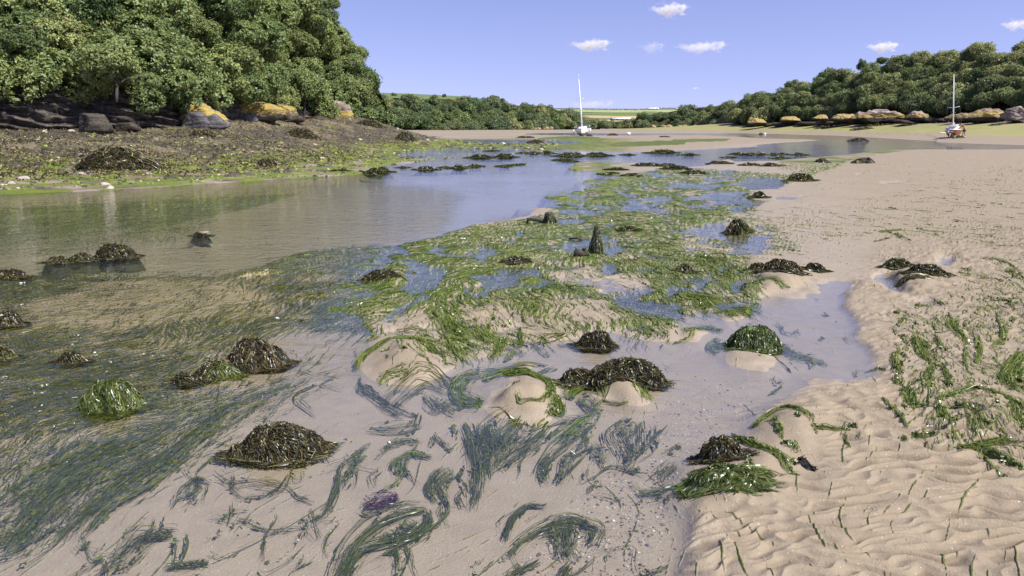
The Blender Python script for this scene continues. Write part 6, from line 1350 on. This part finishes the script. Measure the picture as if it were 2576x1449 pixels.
def boat(name, label, loc, rz, heel, L, B, H, topm, botm, zsplit, mast_h, mast_r, cabin, spreader, extras=()):
    t = thing(name, label, 'boat', loc, rz); t.rotation_euler = (0, heel, rz)
    G = hull_grid(L, B, H); ns, nr = G.shape[:2]
    mb = MB(); mb.grid(G); tr_ = G[-1]; mb.add(np.concatenate([tr_, [tr_.mean(0)]]), T=[(j, j + 1, nr) for j in range(nr - 1)])
    h = mb.build('hull', topm, t, True); h.data.materials.append(botm)
    for p in h.data.polygons:
        if sum(h.data.vertices[i].co.z for i in p.vertices) / len(p.vertices) < zsplit: p.material_index = 1
    dk = []
    for i in range(ns):
        a, b = G[i, 0], G[i, -1]; dk.append([a + (0, 0, -.02), a * .5 + b * .5 + (0, 0, .05), b + (0, 0, -.02)])
    MB().grid(np.array(dk)).build('deck', m_hullw, t, True)
    rl = MB()
    for sd_ in (0, -1): rl.tube(G[:, sd_] + (0, 0, .01), .035, 6)
    rl.build('gunwale', m_hullw if topm is not m_varn else m_hullw, t, True)
    cab = []
    c0, c1, cw, chh = cabin
    for y, w, z in ((c0, cw * .5, .02), (c0 + .35, cw * .62, chh * .75), (c0 + .9, cw * .8, chh), (c1 - .15, cw * .9, chh * 1.12), (c1, cw * .9, chh * 1.05)):
        cab.append([(-w / 2, y, H * .98), (-w / 2 * .96, y, H + z * .7), (-w / 2 * .75, y, H + z), (w / 2 * .75, y, H + z), (w / 2 * .96, y, H + z * .7), (w / 2, y, H * .98)])
    cb = MB().grid(np.array(cab)); cb.add(cab[-1], [(0, 1, 4, 5), (1, 2, 3, 4)]); cb.add(cab[0], [(5, 4, 1, 0), (4, 3, 2, 1)]); cb.build('cabin', m_hullw, t)
    for sd_ in (-1, 1):
        w0 = cw * .62 / 2
        MB().add([(sd_ * w0 * .25, c0 + .17, H + chh * .38), (sd_ * w0 * .9, c0 + .21, H + chh * .36), (sd_ * w0 * .86, c0 + .30, H + chh * .56), (sd_ * w0 * .25, c0 + .27, H + chh * .58)], [(0, 1, 2, 3)] if sd_ > 0 else [(3, 2, 1, 0)]).build('window', m_glass, t)
        MB().box((sd_ * cw * .445, (c0 + c1) / 2 + .3, H + chh * .52), (.05, (c1 - c0) * .5, chh * .28), .3).build('window', m_glass, t)
    my = (c0 + c1) / 2 - .1; mz = H + chh
    MB().tube([(0, my, mz - .2), (0, my, mast_h * .5), (0, my + .02, mast_h)], [mast_r, mast_r, mast_r * .7], 10).build('mast', m_alu, t, True)
    sz, sw = spreader
    for sd_ in (-1, 1): MB().tube([(0, my, sz), (sd_ * sw, my + .12, sz + .05)], [.035, .022], 6).build('spreader', m_alu, t, True)
    st = MB(); wr = .004
    st.tube([(0, -L / 2 - .2, H * 1.15), (0, my, mast_h * .96)], wr, 4); st.tube([(0, L / 2, H), (0, my, mast_h)], wr, 4)
    for sd_ in (-1, 1): st.tube([(sd_ * B * .46, my + .1, H), (sd_ * sw, my + .12, sz + .05), (0, my, mast_h * .95)], wr, 4); st.tube([(sd_ * B * .46, my + .4, H), (0, my, sz)], wr, 4)
    st.build('rigging', m_wire, t)
    return t, G, my
Y = 118.0; p = und(1471, 341, Y)
yb, G, my = boat('yacht', 'white sailing yacht with navy sprayhood aground on the far sand', (p[0], Y + 3.4, p[2] - .05), R(-9), R(-5.2), 7.2, 2.45, .95, m_hullw, m_anti, .40, 8.8, .085, (-1.6, 1.6, 1.75, .42), (5.6, .62))
MB().tube([(0, my + .15, 2.1), (0, my + 2.6, 2.15)], [.13, .11], 8).build('boom', m_navy, yb, True)
hood = [[(-.8 * a, 1.3 + y, 1.25 + .75 * math.sin(math.acos(max(-1, min(1, a)))) * s) for a in np.linspace(-1, 1, 9)] for y, s in ((-.2, .55), (.2, 1.0), (.6, .95))]
MB().grid(np.array(hood)).build('sprayhood', m_navy, yb, True)
pp = MB()
pp.tube([(-.5, -3.1, 1.1), (-.42, -3.4, 1.6), (0, -3.75, 1.65), (.42, -3.4, 1.6), (.5, -3.1, 1.1)], .022, 6)
for sd_ in (-1, 1):
    for y in (-2.2, -.8, .6, 2.0): pp.tube([(sd_ * 1.12 * min(1, (y + 4) / 3), y, .95), (sd_ * 1.12 * min(1, (y + 4) / 3), y, 1.5)], .015, 5)
    pp.tube([(sd_ * .62, -2.3, 1.5), (sd_ * 1.1, -.8, 1.5), (sd_ * 1.12, 2.0, 1.5)], .01, 4)
pp.build('guard_rail', m_wire, yb)
for sd_, y in ((-1, -1.6), (-1, -.4), (1, -1.5), (1, -.2)): MB().tube([(sd_ * 1.28, y, .55), (sd_ * 1.28, y, .62), (sd_ * 1.28, y, .95), (sd_ * 1.28, y, 1.02)], [.05, .12, .12, .05], 8).build('fender', m_hullw, yb, True)
MB().tube([(0, my - .25, 1.3), (0, my - .1, 3.9), (0, my - .08, 5.0)], [.10, .12, .05], 7).build('furled_sail', m_hullw, yb, True)
MB().tube([(.05, my - .1, 8.6), (.05, my - .1, 9.4)], .02, 5).build('aerial', m_alu, yb)
MB().box((0, my - .12, 4.1), (.34, .1, .28), .2).build('radar_reflector', m_hullw, yb)

Y = 86.0; p = und(2398, 345, Y); pc_ = und(2398, 345, Y + 2.1); x0 = p[0]
rb, G, my2 = boat('day_sailer', 'small brown wooden sailing boat with white cabin on the right beach', (pc_[0], Y + 2.1, p[2] - .02), R(-33), R(-5.5), 4.6, 1.85, .72, m_varn, m_varn, -1, 6.95, .055, (-1.1, 1.0, 1.35, .46), (3.3, .6))
MB().box((0, -.45, 1.30), (1.0, .9, .16), .3).build('hatch', m_hullw, rb)
MB().tube([(0, my2 + .1, 1.5), (0, 2.2, 1.55)], [.04, .035], 6).build('boom', m_alu, rb, True)
MB().box((-.55, .6, .98), (.5, .7, .28), .25).build('seat_locker', m_hullw, rb)
MB().box((0, -2.35, .34), (.09, .5, .55), .3).build('stem', m_varn, rb)
kl = MB(); kl.box((0, .2, .03), (.12, 3.6, .22), .2); kl.box((-.45, .4, .06), (.08, 1.6, .26), .2); kl.box((.45, .4, .06), (.08, 1.6, .26), .2); kl.build('keel', m_blk, rb)
o = MB().tube([(0, 0, .10), (-.55, .05, .11), (-.9, .06, .12)], [.05, .05, .03], 7).build('plank', plain('pale plank', (.6, .58, .52), .7), None, True)
o.location = (x0 - 1.0, Y - .2, p[2] + .36); tag(o, 'white pole jutting out left under the brown boat', 'pole')

# ---------------------------------------------------------------- person and dog
def skin(name, joints, bones, mat, parent, sub=2):
    me = bpy.data.meshes.new(name); names = list(joints)
    me.from_pydata([joints[n][0] for n in names], [(names.index(a), names.index(b)) for a, b in bones], [])
    o = obj(name, me, parent)
    sk = o.modifiers.new('skin', 'SKIN'); sk.use_smooth_shade = True
    for i, n in enumerate(names):
        r_ = joints[n][1]; me.skin_vertices[0].data[i].radius = r_ if isinstance(r_, tuple) else (r_, r_)
    me.skin_vertices[0].data[0].use_root = True
    ss_ = o.modifiers.new('sub', 'SUBSURF'); ss_.levels = sub; ss_.render_levels = sub
    me.materials.append(mat); return o
m_skin = plain('tanned skin', (.50, .24, .13), .55, .1); m_short = plain('purple swim shorts', (.10, .035, .19), .8, .25, 12); m_shoe = plain('white shoes', (.75, .73, .7), .6, .08); m_hair = plain('brown hair', (.07, .04, .022), .7, .3, 40)
px_ = und(2421, 344.5, Y); PX = thing('person', 'bare-chested person in purple shorts bending beside the brown boat', 'person', (px_[0], Y - .1, px_[2]))
J = {'pelvis': ((.10, 0, .86), (.155, .125)), 'waist': ((.04, .0, .98), (.14, .115)), 'chest': ((-.14, -.02, 1.20), (.17, .135)), 'neck': ((-.29, -.03, 1.34), .06), 'head': ((-.38, -.04, 1.40), (.085, .085)), 'crown': ((-.47, -.05, 1.45), (.075, .075)),
     'hipL': ((.10, .11, .80), .10), 'kneeL': ((.02, .13, .46), .065), 'ankL': ((.10, .14, .09), .042), 'toeL': ((-.08, .14, .04), .035), 'hipR': ((.10, -.11, .80), .10), 'kneeR': ((.06, -.13, .45), .065), 'ankR': ((.16, -.15, .09), .042), 'toeR': ((-.02, -.16, .04), .035),
     'shR': ((-.13, -.20, 1.23), .065), 'elR': ((-.22, -.25, .95), .045), 'wrR': ((-.40, -.22, .78), .03), 'paR': ((-.47, -.21, .74), (.035, .022)), 'shL': ((-.13, .17, 1.23), .065), 'elL': ((-.30, .22, 1.0), .045), 'wrL': ((-.50, .2, .92), .03), 'paL': ((-.57, .19, .90), (.035, .022))}
Bn = [('pelvis', 'waist'), ('waist', 'chest'), ('chest', 'neck'), ('neck', 'head'), ('head', 'crown'), ('pelvis', 'hipL'), ('hipL', 'kneeL'), ('kneeL', 'ankL'), ('ankL', 'toeL'), ('pelvis', 'hipR'), ('hipR', 'kneeR'), ('kneeR', 'ankR'), ('ankR', 'toeR'), ('chest', 'shR'), ('shR', 'elR'), ('elR', 'wrR'), ('wrR', 'paR'), ('chest', 'shL'), ('shL', 'elL'), ('elL', 'wrL'), ('wrL', 'paL')]
for s_, pa in (('R', J['paR'][0]), ('L', J['paL'][0])):
    for f_, (a_, l_) in enumerate(((-.03, .075), (-.01, .085), (.012, .08), (.03, .065))):
        J[f'f{s_}{f_}a'] = ((pa[0] - .03, pa[1] + a_, pa[2] - .015), .0095); J[f'f{s_}{f_}b'] = ((pa[0] - .03 - l_ * .7, pa[1] + a_ * 1.2, pa[2] - .05 - l_ * .3), .008)
        Bn += [('pa' + s_, f'f{s_}{f_}a'), (f'f{s_}{f_}a', f'f{s_}{f_}b')]
    J[f't{s_}'] = ((pa[0] + .0, pa[1] + (.05 if s_ == 'R' else -.05), pa[2] - .03), .009); Bn.append(('pa' + s_, f't{s_}'))
body = skin('body', J, Bn, m_skin, PX)
skin('shorts', {'a': ((.10, 0, .90), (.175, .15)), 'b': ((.10, 0, .82), (.17, .145)), 'l': ((.07, .12, .66), .125), 'l2': ((.05, .13, .56), .105), 'r': ((.09, -.12, .66), .125), 'r2': ((.08, -.13, .56), .105)}, [('a', 'b'), ('b', 'l'), ('l', 'l2'), ('b', 'r'), ('r', 'r2')], m_short, PX)
for sy, ax_, tx_ in ((.14, .10, -.10), (-.155, .16, -.04)): skin('shoe', {'h': ((ax_ + .02, sy, .055), .05), 'm': ((ax_ - .08, sy, .05), .048), 't': ((tx_ - .02, sy, .04), .035)}, [('h', 'm'), ('m', 't')], m_shoe, PX)
skin('hair', {'a': ((-.36, -.04, 1.47), .06), 'b': ((-.43, -.05, 1.50), .065), 'c': ((-.50, -.055, 1.49), .045)}, [('a', 'b'), ('b', 'c')], m_hair, PX)
fm = MB()                                                  # brow, nose and lips on the downward-turned face
fm.tube([(-.50, -.045, 1.395), (-.545, -.05, 1.385), (-.53, -.05, 1.37)], [.014, .018, .012], 6); fm.tube([(-.49, -.075, 1.35), (-.50, -.05, 1.345), (-.49, -.02, 1.35)], .008, 5)
fm.build('face', m_skin, PX, True)
m_fur, nt, out = newmat('black and white fur'); k = NT(nt); O = k.objc(); sx = k.n('ShaderNodeSeparateXYZ'); nt.links.new(O, sx.inputs[0])
wmask = k.math('MAXIMUM', k.ramp(k.math('ADD', sx.outputs[2], k.math('MULTIPLY', k.noise(6, O, 2), .1)), .30, .22), k.math('MAXIMUM', k.ramp(sx.outputs[0], -.30, -.36), k.math('MULTIPLY', k.ramp(sx.outputs[0], -.12, -.2), k.ramp(sx.outputs[2], .46, .40))))
nt.links.new(k.pbsdf(k.mix(wmask, (.012, .012, .012), (.72, .70, .66)), .8, k.bump(k.noise(60, O, 3), .5, .01)), out.inputs[0])
dgp = und(2393, 345.5, Y - 1.4); DG = thing('dog', 'black and white dog standing in front of the brown boat', 'dog', (dgp[0], Y - 1.4, dgp[2] + .0), 0)
JD = {'chest': ((-.18, 0, .42), (.10, .13)), 'mid': ((.02, 0, .44), (.085, .11)), 'loin': ((.20, 0, .45), (.075, .085)), 'rump': ((.32, 0, .44), (.085, .10)), 'tail1': ((.44, 0, .42), .03), 'tail2': ((.56, .02, .34), .035), 'tail3': ((.66, .02, .32), .015),
      'neck': ((-.30, -.02, .54), .07), 'head': ((-.38, -.04, .62), .072), 'muz': ((-.47, -.06, .59), .036), 'nose': ((-.52, -.07, .58), .022),
      'fl1': ((-.18, .07, .30), .05), 'fl2': ((-.17, .07, .16), .03), 'fl3': ((-.19, .07, .03), .022), 'fl4': ((-.23, .07, .015), .022), 'fr1': ((-.20, -.07, .30), .05), 'fr2': ((-.22, -.07, .16), .03), 'fr3': ((-.25, -.07, .03), .022), 'fr4': ((-.29, -.07, .015), .022),
      'hl1': ((.28, .08, .30), .065), 'hl2': ((.36, .08, .17), .032), 'hl3': ((.33, .08, .03), .022), 'hl4': ((.28, .08, .015), .022), 'hr1': ((.30, -.08, .30), .065), 'hr2': ((.42, -.08, .17), .032), 'hr3': ((.40, -.08, .03), .022), 'hr4': ((.35, -.08, .015), .022)}
skin('body', JD, [('chest', 'mid'), ('mid', 'loin'), ('loin', 'rump'), ('rump', 'tail1'), ('tail1', 'tail2'), ('tail2', 'tail3'), ('chest', 'neck'), ('neck', 'head'), ('head', 'muz'), ('muz', 'nose'), ('chest', 'fl1'), ('fl1', 'fl2'), ('fl2', 'fl3'), ('fl3', 'fl4'), ('chest', 'fr1'), ('fr1', 'fr2'), ('fr2', 'fr3'), ('fr3', 'fr4'),
     ('rump', 'hl1'), ('hl1', 'hl2'), ('hl2', 'hl3'), ('hl3', 'hl4'), ('rump', 'hr1'), ('hr1', 'hr2'), ('hr2', 'hr3'), ('hr3', 'hr4')], m_fur, DG)
for sy in (-1, 1): MB().add([(-.37, -.04 + sy * .035, .67), (-.33, -.04 + sy * .06, .67), (-.35, -.04 + sy * .06, .75), (-.35, -.03 + sy * .04, .66)], T=[(0, 1, 2), (1, 3, 2), (3, 0, 2), (0, 3, 1)]).build('ear', m_blk, DG)
# weed lump under the bow, buoys and far wrack
r0 = und(2412, 346, Y - 1.0)
gt = thing('seaweed_tuft', 'green weed tuft on the sand under the bow of the brown boat', 'seaweed', (r0[0], Y - 1.0, r0[2])); f = dome(.5, .35, .2, 901)
r_ = cover(f, 500, 'g', 902, .5, .2, .25, .05, .06, None, 5); obj('strands', mesh('strands', r_[0], r_[1], m_green, r_[2]), gt)
m_buoy = plain('white buoy', (.82, .82, .80), .4, .05); m_red = plain('red band', (.4, .04, .03), .5, .1)
def buoy(u, v, r, label, dark=False):
    d = float(un(u, v)[1]) if not dark else 150.0
    p = und(u, v, d); r = r * d / FPX; t = thing('mooring_buoy', label, 'buoy', (p[0], d, p[2]))
    th, ph = np.meshgrid(np.linspace(0, math.pi, 14), np.linspace(0, 2 * math.pi, 24), indexing='ij')
    MB().grid(np.stack([r * 1.25 * np.sin(th) * np.cos(ph), r * np.sin(th) * np.sin(ph), r * .9 + r * np.cos(th) * .92], -1)).build('float', m_buoy, t, True)
    MB().tube([(r * 1.2, 0, r * .8), (r * 1.45, 0, r * .95), (r * 1.55, 0, r * .7)], r * .1, 6).build('ring', m_blk, t, True)
    MB().tube([(0, 0, r * .2), (r * .01, 0, r * .3)], r * 1.0, 16).build('band', m_red, t, True)
    return t
buoy(1581, 340, 4.2, 'white mooring buoy lying on the sand right of the yacht')
buoy(1924, 339, 2.6, 'small white buoy at a dark rock in the far river bend', True)
def lump(u0, u1, vt, vb, d, label, n=260, group=None):
    p = und((u0 + u1) / 2, vb, d); W = (u1 - u0) * d / FPX; h = (vb - vt) * d / FPX; MSEED[0] += 3
    t = thing('weed_covered_rock', label, 'rock', (p[0], d, p[2] - .05), 0, group); f = dome(W / 2, W * .35, h + .05, MSEED[0])
    obj('stone', dome_mesh('stone', f, m_darkstone), t); r_ = cover(f, n, 'w', MSEED[0], W / 2, h, W * .18, W * .04, W * .04, None, 4); obj('bladderwrack', mesh('bladderwrack', r_[0], r_[1], m_wrack, r_[2]), t)
lump(1908, 1921, 334, 340, 149, 'dark rock beside the small white buoy in the far river bend')
for u0, u1, vt, vb, d, lb in [(1529, 1553, 336, 340, 125, 'dark wrack lumps on the sand right of the yacht'), (1462, 1468, 337, 341, 118, 'tiny wrack tuft just left of the yacht keel'), (1474, 1490, 337, 341.5, 116, 'yellow green wrack tuft at the bow of the yacht'), (1655, 1690, 343, 346, 105, 'low wrack strand on the sand spit near the far river'), (1300, 1345, 343, 347, 100, 'wrack line on the sand left of the yacht'),
                              (2140, 2180, 348, 352, 84, 'small wrack lump on the point of the sand spit'), (2140, 2200, 397, 408, 33, 'dark wrack strands beside the far pool on the right beach'), (1330, 1365, 352, 356, 75, 'small dark wrack lump in the far green weed'), (2050, 2090, 399, 408, 34, 'pale hump with wrack at the right end of the channel')]:
    lump(u0, u1, vt, vb, d, lb, 200)
for i, (u0, u1, vt, vb) in enumerate([(2190, 2260, 309, 314), (2260, 2310, 313, 316), (2060, 2110, 317, 320), (2290, 2330, 306, 310), (2490, 2520, 312, 315), (2150, 2200, 322, 325), (2540, 2575, 305, 308), (2410, 2425, 306, 310), (2335, 2350, 303, 307)]):
    u = (u0 + u1) / 2
    for d in np.linspace(88, 200, 300):
        pz = und(u, vb, d)
        if pz[2] <= float(hfast(np.array([pz[0]]), np.array([pz[1]]))[0]): break
    lump(u0, u1, vt, vb, d, 'flat dark wrack drift on the green sward of the right beach', 200, 'wrack drifts on the right sward')

# ---------------------------------------------------------------- clouds: small fair-weather puffs far off
def cloud(u, v, wpx, hpx, d, dens, label, seed):
    p = und(u, v, d); w, h = wpx * d / FPX, hpx * d / FPX
    m, nt, out = newmat('cloud'); k = NT(nt); O = k.objc()
    ln = k.n('ShaderNodeVectorMath'); ln.operation = 'LENGTH'; nt.links.new(k.mapping(O, (1 / (w * .5), 1 / (w * .35), 1 / (h * .5))), ln.inputs[0])
    nz = k.noise(5.5 / w * 1.0, k.mapping(O, (1, 1, 1.5)), 6, .62, .5)
    sh = k.math('SUBTRACT', nz, k.math('MULTIPLY_ADD', ln.outputs['Value'], .36, .26))
    dn = k.math('MULTIPLY', k.ramp(sh, .0, .16), dens / w)
    pv = k.n('ShaderNodeVolumePrincipled'); pv.inputs['Color'].default_value = (1, 1, 1, 1); pv.inputs['Anisotropy'].default_value = .2; k.set(pv.inputs['Density'], dn)
    nt.links.new(pv.outputs[0], out.inputs['Volume'])
    th, ph = np.meshgrid(np.linspace(0, math.pi, 14), np.linspace(0, 2 * math.pi, 24), indexing='ij')
    o = obj('cloud', mesh('cloud', np.stack([w * .55 * np.sin(th) * np.cos(ph), w * .4 * np.sin(th) * np.sin(ph), h * .6 * np.cos(th)], -1), gridF(14, 24)[:, ::-1], m, smooth=True), None, tuple(p)); tag(o, label, 'cloud')
for i, a in enumerate([(1685, 24, 110, 44, 2600, 9, 'small white cloud at the top of the sky'), (1487, 113, 120, 38, 2600, 9, 'compact white cloud above the yacht'), (1768, 118, 150, 34, 2600, 6, 'flat white cloud right of the compact one'), (2222, 118, 90, 36, 2600, 8, 'white cloud behind the thin skyline tree'), (2555, 62, 80, 34, 2600, 5, 'faint cloud at the right edge of the sky'),
                       (1640, 118, 80, 40, 2600, 1.5, 'very faint veil of cloud between the compact and the flat cloud'), (1490, 262, 150, 26, 3200, 2.5, 'hazy pinkish cloud low on the horizon beside the yacht mast'), (1750, 222, 24, 8, 2600, 2.5, 'tiny grey wisp of cloud low in the sky')]):
    cloud(*a, i)
